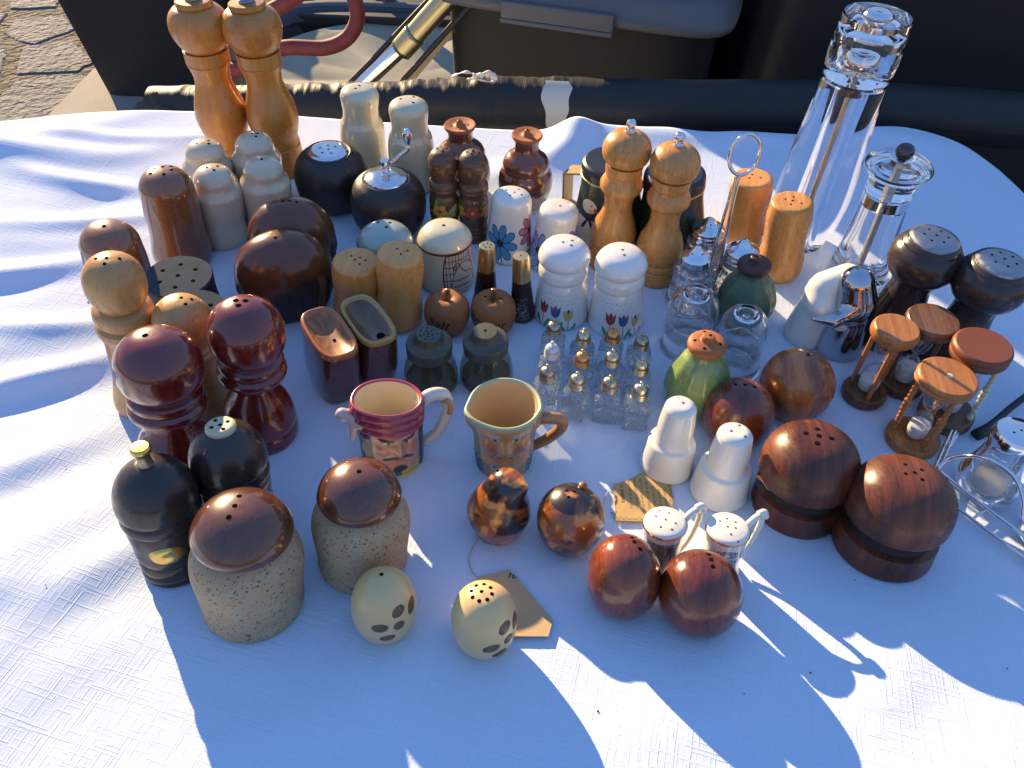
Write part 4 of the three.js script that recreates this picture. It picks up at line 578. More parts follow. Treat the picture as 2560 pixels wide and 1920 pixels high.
  const kf = (x, y, z) => Math.max(smin(smin(cap([-23, 55, 8], [-32, 57, 9], 4.2, 5.2)(x, y, z), cap([-24, 53, 10], [-25, 40, 14], 4.2, 3.2)(x, y, z), 3), cap([-23, 53, 8], [-19, 51, 14], 4, 3)(x, y, z), 3), -99);
  add(t, 'bandana_knot', sdfMesh(kf, [-40, 34, 0], [-14, 66, 22], 1), mat({ c: [0.58, 0.46, 0.42], roughness: 0.3, clearcoat: 0.8 }));
}
{
  const t = thing('character_jug', 'small pottery face jug of an old man in a green cap, orange handle', 'character jug', L.jug2, 0, null);
  const disp = (a, q) => { const A = Math.abs(a); return 7 * ell(a, q, 0, 0.42, 0.16, 0.08) + 3 * ell(a, q, 0, 0.52, 0.11, 0.08) + 2.6 * ell(A, q, 0.36, 0.635, 0.22, 0.03) - 2.6 * ell(A, q, 0.36, 0.565, 0.16, 0.03) + 1.3 * ell(A, q, 0.36, 0.562, 0.09, 0.02) + 3.4 * ell(A, q, 0.55, 0.42, 0.24, 0.08) + 3 * ell(a, q, 0, 0.17, 0.25, 0.05) - 1.6 * ell(a, q, 0, 0.275, 0.26, 0.016) + 1.2 * ell(a, q, 0, 0.315, 0.24, 0.02) + 4.5 * ell(A, q, 1.35, 0.62, 0.16, 0.11) - 2 * ell(A, q, 1.32, 0.62, 0.08, 0.06) + (q > 0.7 ? 0.9 * sst(0.70, 0.73, q) : 0) + 0.7 * Math.sin(a * 26 + q * 20) * sst(0.85, 1.05, A) * sst(0.68, 0.6, q) - 0.7 * Math.abs(Math.sin(A * 22)) * ell(A, q, 0.75, 0.5, 0.2, 0.1) + 1.2 * ell(A, q, 0.4, 0.12, 0.6, 0.03); };
  const paint = (a, q) => { const A = Math.abs(a), n = fbm(a * 4 + 20, q * 14, 400, 5, 3); let c = mixc([0.72, 0.37, 0.135], [0.50, 0.20, 0.07], n); c = mixc(c, [0.48, 0.16, 0.09], 0.7 * blot(A, q, 0.5, 0.42, 0.25, 0.08)); c = mixc(c, [0.45, 0.15, 0.08], 0.5 * blot(a, q, 0, 0.41, 0.16, 0.05)); c = mixc(c, [0.6, 0.55, 0.44], blot(A, q, 0.36, 0.562, 0.14, 0.024)); c = mixc(c, [0.015, 0.012, 0.01], blot(A, q, 0.35, 0.562, 0.075, 0.024)); c = mixc(c, [0.36, 0.37, 0.28], blot(A, q, 0.38, 0.635, 0.24, 0.026)); c = mixc(c, [0.14, 0.05, 0.03], 0.8 * blot(A, q, 0.36, 0.595, 0.22, 0.012)); c = mixc(c, [0.26, 0.05, 0.04], blot(a, q, 0, 0.275, 0.26, 0.016)); c = mixc(c, [0.16, 0.06, 0.03], 0.6 * sst(0.06, 0.02, Math.abs(A - (0.2 + (0.42 - q) * 1.6))) * sst(0.22, 0.28, q) * sst(0.42, 0.38, q)); c = mixc(c, mixc([0.10, 0.115, 0.055], [0.30, 0.30, 0.14], fbm(a * 9 + 30, q * 30, 400, 8, 2)), sst(0.88, 1.0, A) * sst(0.72, 0.68, q) * (1 - 0.9 * blot(A, q, 1.35, 0.62, 0.2, 0.12))); c = mixc(c, [0.30, 0.31, 0.22], blot(a, q, 0, 0.155, 0.5, 0.03)); if (q < 0.14) c = A > 0.8 ? [0.015, 0.085, 0.085] : (A > 0.5 ? [0.42, 0.24, 0.06] : (pn(a * 22, q * 60, 999, 999, 3) > 0.72 ? [0.03, 0.02, 0.02] : [0.52, 0.44, 0.35])); if (q > 0.70) c = mixc(mixc([0.30, 0.36, 0.20], [0.52, 0.46, 0.17], sst(0.3, 0.8, fbm(a * 1.5 + 9, q * 5, 400, 7, 2)) * sst(0.95, 0.8, q)), [0.40, 0.44, 0.28], sst(0.93, 1, q)); return c; };
  jug(t, 63, [[21, 0], [21.6, 4], [22.4, 15], [22.8, 30], [23.4, 40], [24, 47], [25, 56], [26.2, 63]], 4, (a, q) => disp(a, 0.906 * q - 0.124), (a, q) => paint(a, 0.906 * q - 0.124), mat({ c: [0.66, 0.45, 0.20], roughness: 0.35, clearcoat: 0.5 }), 13, (a, q) => 4 * gs((a + 1.15) / 0.4) * sst(0.6, 1, q), mat({ c: [0.46, 0.48, 0.26], roughness: 0.3, clearcoat: 0.7 }));
  add(t, 'handle', sweep([[22, 50, 2], [33, 52, 2], [42, 49, 1], [43, 41, 0], [37, 30, -1], [28, 20, -2], [21, 15, -2]], (u) => 4.8 - 0.8 * u, { n: 40, seg: 14 }), mat({ map: speckTex([0.40, 0.18, 0.06], [[[0.2, 0.08, 0.03], 200, 2, 8, 0.4]], { mott: 0.4, s: 61 }), roughness: 0.4, clearcoat: 0.5 }));
}
// dark globes
{
  const pr = [[0, 0], [21, 0, 1], [27, 4], [35.5, 16], [38.6, 31], [37.6, 45], [31, 57.5], [24, 62.5, 1], [0, 63]];
  const t = thing('dark_globe_shaker', 'dark brown globe salt shaker with a flat chrome sieve of six holes', 'shaker', L.globe1, 0, 'dark wooden globe set'); add(t, 'body', lathe(pr, { uv: 'solid' }), M.dark); const sp = [[21, 62], [20.5, 64.2, 1], [18.6, 65.4], [10, 66.6], [0, 67]]; add(t, 'sieve', lathe(sp), M.chrome); add(t, 'seat_ring', lathe([[24.2, 62.3], [23.4, 63.8], [20.8, 63.2]]), M.blackMatt); holes(t, sp, [[-8, -1], [-1, -7], [7, -5], [1, 1], [-4, 8], [5, 8]], 1.25);
  const c = thing('dark_globe_mill', 'dark brown globe pepper mill with a chrome plate and a crank handle', 'pepper mill', L.globe2, 0, 'dark wooden globe set'); add(c, 'body', lathe(pr, { uv: 'solid' }), M.dark); add(c, 'plate', lathe([[21.4, 61.5], [20.6, 63.6, 1], [12, 66.2], [0, 67.4]]), M.chrome);
  add(c, 'spindle', lathe([[3.4, 66], [3.4, 69], [4.2, 70], [4.2, 72], [3.2, 73], [3.2, 76], [4.6, 77], [4.6, 82, 1], [4.2, 82.6, 1], [0, 82.8]]), M.mirror);
  add(c, 'crank_arm', sweep([[0, 74.5, 0], [6, 74.5, -9], [12, 77, -18], [20, 79, -30]], 2.7, { n: 20, seg: 12, flat: 0.5 }), M.mirror);
  const kn = add(c, 'crank_knob', lathe([[0, 0], [2.4, 0, 1], [3.6, 1.5], [3.0, 3], [2.6, 4.5], [3.6, 9], [4.6, 15], [4.2, 18.4], [2.4, 20.6], [0, 21.2]]), M.mirror); kn.position.set(0.0195, 0.080, -0.0292);
}
// tall cream shakers at the back
{
  const pr = [[0, 0], [25, 0, 1], [26.2, 2], [25.6, 30], [24.2, 55], [23, 60], [20.6, 64.5], [19.8, 68], [19.6, 76], [20.6, 84], [21, 90], [19.5, 95], [13, 99], [0, 100.4]];
  const mk = (label, at, list, k) => { const t = thing('tall_cream_shaker', label, 'shaker', at, 0, 'tall cream shakers at the cloth edge'); const q = pr.map((p) => [p[0], p[1] * k, p[2]]); add(t, 'body', lathe(q), M.creamPlain); holes(t, q, list, 1.5); };
  mk('tall yellowish cream ceramic shaker with a domed top, right of the tall varnished mills', L.tallCream1, [[0, -3], [-3, 4]], 0.985); mk('tall cream ceramic shaker with three holes, behind the crank handled globe mill', L.tallCream2, [[-8, -2], [5, -8], [6, 5]], 1.0);
}
// brown drip glazed pots with wooden looking discs
{
  const shape = [[0, 0], [20, 0, 1], [22, 2], [28.5, 14], [31, 27], [29.5, 37], [26.5, 42, 1], [25.8, 43], [26.2, 49], [23, 56], [17, 61.5], [13.6, 67], [13.5, 73], [15, 78, 1]];
  const dripTex = tex(512, 512, (u, v) => { const e = 0.42 + 0.10 * (pn(u * 26, 0, 26, 1, 5) - 0.5) + 0.06 * (pn(u * 60, 0.5, 60, 1, 6) - 0.5), n = fbm(u * 6, v * 6, 6, 9, 4); const brown = mixc([0.22, 0.06, 0.02], [0.085, 0.024, 0.012], n), cream = mixc([0.52, 0.44, 0.30], [0.38, 0.29, 0.17], n); let c = mixc(cream, brown, sst(e - 0.012, e + 0.012, v)); return mixc(c, [0.04, 0.014, 0.008], 0.8 * gs((v - e - 0.03) / 0.03)); });
  const mDrip = mat({ map: dripTex, roughness: 0.25, clearcoat: 1, clearcoatRoughness: 0.05 });
  const mk = (label, at, list, k) => { const t = thing('drip_glazed_shaker', label, 'shaker', at, 0, 'drip glazed brown shakers'); const q = shape.map((p) => [p[0] * k, p[1], p[2]]); add(t, 'body', lathe(q, { uv: 'norm' }), mDrip); const cp = [[14.5, 77.5], [16.4, 79], [17, 81], [16.2, 82.4, 1], [4.6, 82.2], [3.6, 83.6], [2.6, 86.5], [1.8, 87.2, 1], [0, 87.3]].map((p) => [p[0] * k, p[1], p[2]]); add(t, 'spout_disc', lathe(cp), M.terracotta); holes(t, cp, list, 1.1); };
  mk('brown drip glazed ceramic shaker with a five hole disc, behind the painted wooden pair', L.drip1, [[0, 0], [-9, 2], [0, -10], [9, -1], [1, 10]], 1.0); mk('brown and cream drip glazed shaker with a single holed nipple, left of the cloth hump', L.drip2, [[0, 0]], 0.96);
}
// little painted wooden pair
{
  const floral = (kind) => canvasTex(1024, 1024, (x, w, h) => {
    x.fillStyle = '#5a3a22'; x.fillRect(0, 0, w, h); for (let i = 0; i < 900; i++) { x.fillStyle = `rgba(${rnd() < 0.5 ? '20,10,4' : '130,86,46'},${rr(0.1, 0.35)})`; x.fillRect(rnd() * w, rnd() * h, rr(2, 6), rr(20, 120)); }
    const fl = (cx, cy, r, a, b) => { for (let k = 0; k < 5; k++) { x.fillStyle = a; x.beginPath(); const an = k * 1.2566 + 0.3; x.ellipse(cx + Math.cos(an) * r * 0.6, cy + Math.sin(an) * r * 0.6, r * 0.55, r * 0.45, an, 0, 7); x.fill(); x.strokeStyle = 'rgba(60,20,5,.5)'; x.lineWidth = 2; x.stroke(); } x.fillStyle = b; x.beginPath(); x.arc(cx, cy, r * 0.26, 0, 7); x.fill(); };
    const lf = (cx, cy, r, an, c) => { x.fillStyle = c; x.beginPath(); x.ellipse(cx, cy, r, r * 0.42, an, 0, 7); x.fill(); x.strokeStyle = 'rgba(20,30,10,.6)'; x.lineWidth = 2; x.beginPath(); x.moveTo(cx - Math.cos(an) * r, cy - Math.sin(an) * r); x.lineTo(cx + Math.cos(an) * r, cy + Math.sin(an) * r); x.stroke(); };
    const y = 590;
    for (const k of [0, 1, -1]) { x.save(); x.translate(512 + k * 341, y); x.scale(1.75, 1.35); x.translate(-512 - k * 341, -y); const o = 512 + k * 341; if (kind) { lf(o - 60, y - 40, 34, 0.7, '#3f5a34'); lf(o + 74, y - 44, 34, -0.7, '#55763e'); fl(o, y, 46, '#a4442e', '#c9a13a'); fl(o - 88, y + 4, 38, '#c98a2c', '#8e3a1c'); fl(o + 92, y + 6, 36, '#c7a23a', '#7c3a1a'); lf(o, y + 60, 30, 0, '#3c5632'); } else { lf(o - 34, y - 58, 40, -1.0, '#48683a'); lf(o + 4, y - 44, 36, -0.4, '#3c5a36'); fl(o - 20, y + 6, 46, '#c9902c', '#7e3416'); lf(o + 66, y + 2, 44, -0.7, '#9bb36a'); lf(o + 50, y + 34, 40, 0.1, '#7d9a50'); x.strokeStyle = '#b6a654'; x.lineWidth = 7; x.beginPath(); x.moveTo(o + 90, y + 20); x.quadraticCurveTo(o + 150, y + 20, o + 150, y - 70); x.stroke(); } x.restore(); }
    x.fillStyle = '#5c3a20'; x.fillRect(0, 0, w, 400); for (let i = 0; i < 500; i++) { x.fillStyle = `rgba(${rnd() < 0.5 ? '26,14,8' : '150,106,60'},${rr(0.1, 0.4)})`; x.beginPath(); x.ellipse(rnd() * w, rnd() * 400, rr(4, 30), rr(3, 10), 0, 0, 7); x.fill(); }
  });
  const pr = [[0, 0], [13, 0, 1], [14.6, 2], [14.6, 9, 1], [13.6, 10, 1], [14.4, 12], [14.2, 18, 1], [13.4, 19, 1], [14.2, 22], [15.2, 36], [14.4, 48], [13, 53], [14.4, 56], [15.2, 58.5, 1], [14.8, 60, 1], [15, 62], [14.2, 65], [12.4, 67.5, 1], [12.6, 70], [14.4, 76], [15.2, 83], [14, 90], [9.4, 96.5], [0, 99]];
  const mk = (label, at, kind, list) => { const t = thing('painted_wood_shaker', label, 'shaker', at, 0, 'small painted wooden shakers'); add(t, 'body', lathe(pr, { uv: 'norm', seg: 48 }), mat({ map: floral(kind), roughness: 0.5, clearcoat: 0.6, clearcoatRoughness: 0.2 })); holes(t, pr, list, 1.2); };
  mk('small dark wooden shaker painted with yellow flowers and three holes, left of the close pair', L.paint1, 0, [[-5, -1], [4, -3], [1, 4]]); mk('small dark wooden shaker with painted red and yellow flowers, right of the close pair', L.paint2, 1, [[-6, 0], [0, -4], [6, 1], [-1, 4], [0, 0]]);
}
// white shakers painted with big flowers
{
  const petals = (a, b) => canvasTex(1024, 512, (x, w, h) => {
    x.fillStyle = '#e9e4d6'; x.fillRect(0, 0, w, h);
    const pet = (cx, cy, an, L2, wd, c) => { x.save(); x.translate(cx, cy); x.rotate(an); x.fillStyle = c; x.strokeStyle = '#1d2340'; x.lineWidth = 3; x.beginPath(); x.moveTo(12, 0); x.bezierCurveTo(L2 * 0.4, -wd, L2 * 0.95, -wd, L2, 0); x.bezierCurveTo(L2 * 0.95, wd, L2 * 0.4, wd, 12, 0); x.fill(); x.stroke(); x.restore(); };
    const flower = (cx, cy, c, s, lim) => { x.save(); x.translate(cx, cy); x.scale(1.6, 1.2); x.translate(-cx, -cy); for (let k = 0; k < (lim || 8); k++) pet(cx, cy, k * Math.PI / 4 + 0.15, 78 * s, 22 * s, c); x.fillStyle = '#141428'; x.beginPath(); x.ellipse(cx, cy, 17 * s, 13 * s, 0.6, 0, 7); x.fill(); x.strokeStyle = '#3d6a56'; x.lineWidth = 5; x.beginPath(); x.moveTo(cx + 4, cy + 20); x.lineTo(cx + 24, cy + 110); x.stroke(); x.fillStyle = '#5d9078'; x.strokeStyle = '#1d3a30'; x.lineWidth = 3; x.beginPath(); x.ellipse(cx + 6, cy + 104, 40, 13, 0.3, 0, 7); x.fill(); x.stroke(); x.restore(); };
    flower(a ? 445 : 380, 285, a ? '#4a8fb8' : '#9b9cc6', 1.05); flower(a ? 700 : 690, 235, a ? '#c47884' : '#8d90bd', 0.95, 8); flower(130, 285, '#c47884', 1); flower(940, 290, a ? '#9b9cc6' : '#4a8fb8', 0.9);
  });
  const pr = [[0, 0], [22.5, 0, 1], [24, 2], [23.4, 14], [21.6, 36], [20, 54], [19.4, 62], [17.5, 67.5], [13, 69.8], [0, 71]];
  const mk = (label, at, a, list, k) => { const t = thing('flower_painted_shaker', label, 'shaker', at, 0, 'white shakers painted with large flowers'); const q = pr.map((p) => [p[0], p[1] * k, p[2]]); add(t, 'body', lathe(q, { uv: 'norm' }), mat({ map: petals(a), roughness: 0.2, clearcoat: 0.9, clearcoatRoughness: 0.07 })); holes(t, q, list, 1.1, mat({ c: [0.16, 0.12, 0.08], roughness: 0.8 })); };
  mk('white ceramic shaker painted with a large blue daisy and pink petals, five holes', L.daisy1, 1, [[-6, -4], [6, -7], [2, -1], [9, 2], [-2, 5]], 1); mk('white ceramic shaker painted with pale lilac petals, one hole, behind the left tulip shaker', L.daisy2, 0, [[0, 0]], 0.95);
}
// domed cream shakers with a brown rim and a hen picture
{
  const hen = canvasTex(1024, 512, (x, w, h) => {
    x.fillStyle = '#cfc4a8'; x.fillRect(0, 0, w, h); x.fillStyle = '#5a2113'; x.fillRect(0, 484, w, 28);
    x.save(); x.translate(610, 250); x.beginPath(); x.ellipse(0, 0, 98, 180, 0, 0, 7); x.lineWidth = 8; x.strokeStyle = '#5a2417'; x.stroke(); x.clip(); x.lineWidth = 4; for (let i = -100; i < 100; i += 20) { x.beginPath(); x.moveTo(i, -180); x.lineTo(i, 180); x.stroke(); } for (let i = -180; i < 180; i += 34) { x.beginPath(); x.moveTo(-100, i); x.lineTo(100, i); x.stroke(); }
    x.fillStyle = '#cfc4a8'; x.beginPath(); x.ellipse(30, 60, 84, 120, 0.2, 0, 7); x.fill(); x.stroke(); x.lineWidth = 5; x.beginPath(); x.moveTo(-40, -20); x.quadraticCurveTo(-30, -70, 0, -60); x.quadraticCurveTo(16, -10, 50, 0); x.quadraticCurveTo(90, -20, 84, 60); x.stroke(); for (let k = 0; k < 16; k++) { x.beginPath(); x.arc(-30 + (k % 4) * 26, 20 + Math.floor(k / 4) * 34, 12, 0.3, 2.8); x.stroke(); } x.fillStyle = '#5a2417'; x.beginPath(); x.arc(-24, -30, 7, 0, 7); x.fill(); x.fillRect(-50, 130, 140, 8); x.restore();
  });
  const body = [[0, 0], [24, 0, 1], [25.4, 1.5], [25.4, 40], [25.4, 48.6, 1], [0, 48.6]], capP = [[0, 48.8], [25.6, 48.8, 1], [25.9, 50], [25.2, 52.5], [21, 58.5], [13.5, 62.8], [6, 64.2], [0, 64.4]];
  const t = thing('hen_picture_shaker', 'domed cream shaker with a brown rim line and a brown hen drawn in an oval', 'shaker', L.hen1, 0, 'domed shakers with a brown rim'); add(t, 'body', lathe(body, { uv: 'norm' }), mat({ map: hen, roughness: 0.3, clearcoat: 0.8, clearcoatRoughness: 0.1 })); add(t, 'dome', lathe(capP), M.creamPlain); add(t, 'rim', lathe([[25.4, 47.4], [26.2, 48.2], [26.2, 50], [25.4, 50.6]]), M.rimBrown); holes(t, capP, [[0, 0]], 1.5);
  const k = thing('hen_picture_shaker', 'pale blue grey domed shaker with a brown rim and three holes, behind the bamboo cylinders', 'shaker', L.hen2, 0, 'domed shakers with a brown rim'); add(k, 'body', lathe(body), M.creamPlain); const dm = mat({ map: speckTex([0.34, 0.40, 0.335], [[[0.3, 0.3, 0.26], 120, 1, 2, 0.4]], { mott: 0.08, s: 65 }), roughness: 0.22, clearcoat: 1, clearcoatRoughness: 0.05 }); add(k, 'dome', lathe(capP), dm); add(k, 'rim', lathe([[25.4, 47.4], [26.2, 48.2], [26.2, 50], [25.4, 50.6]]), M.rimBrown); holes(k, capP, [[-6, -8], [5, -8], [3, 0]], 1.6);
}
// plain wooden cylinders
{
  const mk = (name, label, at, R0, R1, H, m, list, r, group) => { const pr = [[0, 0], [R0 - 1.5, 0, 1], [R0, 1.5], [lerp(R0, R1, 0.5) + 0.6, H * 0.5], [R1, H - 5], [R1 - 0.8, H - 2], [R1 - 3, H - 0.4], [R1 - 5, H, 1], [0, H + 0.3]]; const t = thing(name, label, 'shaker', at, 0, group); add(t, 'body', lathe(pr, { uv: 'solid' }), m); holes(t, pr, list, r); };
  mk('bamboo_shaker', 'light wood cylinder shaker with five holes, left of the pair behind the rectangular pots', L.bam1, 18.9, 21, 66, M.bamboo, [[-5, -3], [3, -2], [-1, 2], [8, 1], [4, 7]].map((p) => [p[0], p[1] - 2]), 1.1, 'plain light wood cylinders in the middle');
  mk('bamboo_shaker', 'plain light wood cylinder shaker with three holes, right of the pair before the hen shaker', L.bam2, 18.2, 19.8, 80, M.bamboo, [[-3, -4], [6, -3], [1, 3]], 1.1, 'plain light wood cylinders in the middle');
  mk('oak_shaker', 'plain light wood cylinder shaker with three holes, behind the ring handle of the cruet stand', L.pine1, 18.8, 20.6, 75, M.bamboo, [[0, -4], [-4, 2], [7, 2]], 1.2, 'plain light wood cylinders at the right');
  mk('oak_shaker', 'plain light wood cylinder shaker with five holes, beside the foot of the tall acrylic mill', L.pine2, 18.6, 19.8, 86, M.oak, [[0, 0], [-6, -3], [2, -6], [-3, 6], [7, 5]], 1.2, 'plain light wood cylinders at the right');
}
// brown bottles with gold caps
{
  const crest = canvasTex(512, 512, (x, w, h) => { x.fillStyle = '#2a140d'; x.fillRect(0, 0, w, h); x.strokeStyle = '#7f9a8e'; x.lineWidth = 3; const o = 256; x.beginPath(); x.moveTo(o - 26, 250); x.lineTo(o + 26, 250); x.lineTo(o + 24, 300); x.quadraticCurveTo(o, 330, o - 24, 300); x.closePath(); x.stroke(); for (let i = 0; i < 60; i++) { x.beginPath(); const a = rr(-44, 44), b = rr(190, 360); x.moveTo(o + a, b); x.quadraticCurveTo(o + a + rr(-14, 14), b + rr(-14, 14), o + a + rr(-18, 18), b + rr(-18, 18)); x.stroke(); } x.beginPath(); x.moveTo(o - 52, 360); x.quadraticCurveTo(o, 392, o + 52, 356); x.stroke(); });
  const b = [[0, 0], [10.6, 0, 1], [11.6, 1.5], [10.8, 16], [9.2, 34], [8.2, 46, 1], [0, 46]], c = [[8.4, 45], [8.5, 47, 1], [7.4, 68], [7, 70.4, 1], [6.6, 70.9, 1], [0, 71.1]];
  const mB = mat({ map: crest, roughness: 0.35, clearcoat: 0.4 });
  const mk = (label, at, list) => { const t = thing('gold_capped_shaker', label, 'shaker', at, 0, 'slim brown shakers with gold caps'); add(t, 'body', lathe(b, { uv: 'norm', seg: 40 }), mB); add(t, 'cap', lathe(c, { seg: 40 }), M.gold); holes(t, c, list, 0.8); };
  mk('slim dark brown shaker with a gold cap and five holes, further back of the two', L.gold1, [[-3.4, 0], [0, -3], [3.2, -1], [-1.6, 3], [2.6, 3]]); mk('slim dark brown shaker with a one hole gold cap and pale crest, nearer one', L.gold2, [[0, 0]]);
}
// wooden apples
{
  const pr = [[0, 1], [8, 0], [14, 3], [19.4, 14], [20.6, 24], [18.6, 33], [12.5, 38.5], [6.5, 39], [2.6, 36.5], [0, 36]];
  const word = (s) => canvasTex(1024, 512, (x, w, h) => { x.fillStyle = '#9a5f33'; x.fillRect(0, 0, w, h); for (let i = 0; i < 1600; i++) { x.fillStyle = `rgba(${rnd() < 0.5 ? '96,48,26' : '196,142,104'},${rr(0.05, 0.22)})`; x.fillRect(rnd() * w, rnd() * h, rr(20, 120), rr(1, 4)); } x.fillStyle = '#231611'; x.font = 'italic 700 84px serif'; x.textAlign = 'center'; x.save(); x.translate(455, 262); x.rotate(0.12); x.fillText(s, 0, 0); x.restore(); x.fillStyle = '#3d5a30'; x.beginPath(); x.ellipse(540, 330, 40, 12, -0.2, 0, 7); x.fill(); });
  const mk = (label, at, s, list) => { const t = thing('wooden_apple_shaker', label, 'shaker', at, 0, 'wooden apple shakers'); add(t, 'body', lathe(pr, { uv: 'norm' }), mat({ map: word(s), roughness: 0.7, bumpMap: bumpFine, bumpScale: 0.0002 })); add(t, 'stalk', sweep([[0, 35, 0], [0.3, 42, 0.2], [0.8, 48, -0.4]], 2.3, { n: 10, seg: 12 }), M.walnut); holes(t, pr, list, 1.1); };
  mk('small wooden apple shaker lettered Salt, with a peg stalk', L.apple1, 'Salt', []); mk('small wooden apple shaker lettered Pepper, with three holes round its peg stalk', L.apple2, 'Pepper', [[-7, -1], [7, 1], [0, 7.5]]);
}
// rectangular brown glazed pots with dished tops
{
  const mk = (label, at, turn, m, rim, dish, list, k, r) => {
    const t = thing('rectangular_shaker', label, 'shaker', at, turn, 'rectangular brown glazed shakers'); const H = 62 * k;
    add(t, 'body', loft([[0, 0.01, 0.01, 3], [0, 14, 22, 3], [2, 16, 24.5, 3], [20, 18.5, 29, 3.2], [H - 12, 17.2, 31.5, 3.4], [H - 4, 16.6, 31.5, 3.4]], { seg: 64 }), m);
    add(t, 'rim', loft([[H - 4.2, 16.7, 31.6, 3.4], [H - 1.2, 16.4, 31.2, 3.4], [H + 0.2, 15.2, 30, 3.3], [H - 0.4, 13.6, 28.2, 3.2], [H - 2.6, 12.2, 26.6, 3]], { seg: 64 }), rim);
    add(t, 'dish', loft([[H - 2.4, 12.4, 26.8, 3], [H - 5, 10, 22, 2.8], [H - 6.6, 5, 12, 2.4], [H - 7, 0.01, 0.01, 2]], { seg: 48 }), dish);
    for (const [x, z] of list) { const o = add(t, 'hole', holeGeo(r), holeMat); o.position.set(x / 1000, (H - 6.4 + (Math.hypot(x / 10, z / 22) > 0.5 ? 1.8 : 0)) / 1000, z / 1000); } };
  const dA = mat({ map: speckTex([0.30, 0.115, 0.034], [[[0.62, 0.38, 0.17], 420, 1.2, 2.8, 0.8], [[0.05, 0.02, 0.01], 60, 10, 40, 0.4]], { mott: 0.5, s: 67 }), roughness: 0.4, clearcoat: 0.15, clearcoatRoughness: 0.1 });
  const dB = mat({ map: speckTex([0.13, 0.058, 0.018], [[[0.46, 0.27, 0.11], 420, 1.2, 2.6, 0.7]], { mott: 0.5, s: 69 }), roughness: 0.3, clearcoat: 0.45, clearcoatRoughness: 0.08 });
  const body = mat({ map: speckTex([0.085, 0.024, 0.014], [[[0.2, 0.09, 0.05], 200, 0.7, 1.5, 0.5]], { mott: 0.4, s: 71 }), roughness: 0.25, clearcoat: 1, clearcoatRoughness: 0.06 });
  mk('rectangular brown glazed shaker with a dished tan top and one hole, left of the two', L.rect1, 34, body, mat({ c: [0.34, 0.115, 0.026], roughness: 0.25, clearcoat: 0.8 }), dA, [[2, 5]], 1, 1.4); mk('rectangular dark brown shaker with a yellow rimmed dished top and a large hole', L.rect2, 34, body, mat({ c: [0.38, 0.22, 0.045], roughness: 0.25, clearcoat: 1 }), dB, [[2, 20]], 0.95, 3.8);
}
// smoked glass shakers with dark plastic caps
{
  const b = [[0, 1], [18, 0.6], [21.6, 3], [22.8, 12], [21.4, 24], [18.4, 34], [17, 38]], c = [[17.6, 37], [18.8, 38.5, 1], [19, 47, 1], [18.4, 48.4], [17, 49, 1], [15, 49.4, 1], [12.8, 51], [10.2, 57.6, 1], [9.8, 58.2, 1], [0, 58.4]];
  const mk = (label, at, list) => { const t = thing('smoked_glass_shaker', label, 'shaker', at, 0, 'smoked glass shakers with dark caps'); add(t, 'jar', lathe(b), M.smoke); add(t, 'pepper_fill', lathe([[0, 2], [17, 2], [20, 6], [20.6, 11, 1], [0, 13]]), mat({ map: speckTex([0.17, 0.155, 0.12], [[[0.3, 0.26, 0.18], 600, 1, 2, 0.6]], { s: 73 }), roughness: 0.9 })); add(t, 'cap', lathe(c), M.olivePlastic); holes(t, c, list, list.length > 1 ? 0.75 : 1.3); };
  mk('squat smoked glass shaker with a stepped dark cap of many holes, left of the two', L.capped1, [[0, 0], ...ring(5, 3.6, 20), ...ring(7, 7, 0)]); mk('squat smoked glass shaker with a stepped dark cap and one hole, right of the two', L.capped2, [[0, 0]]);
}
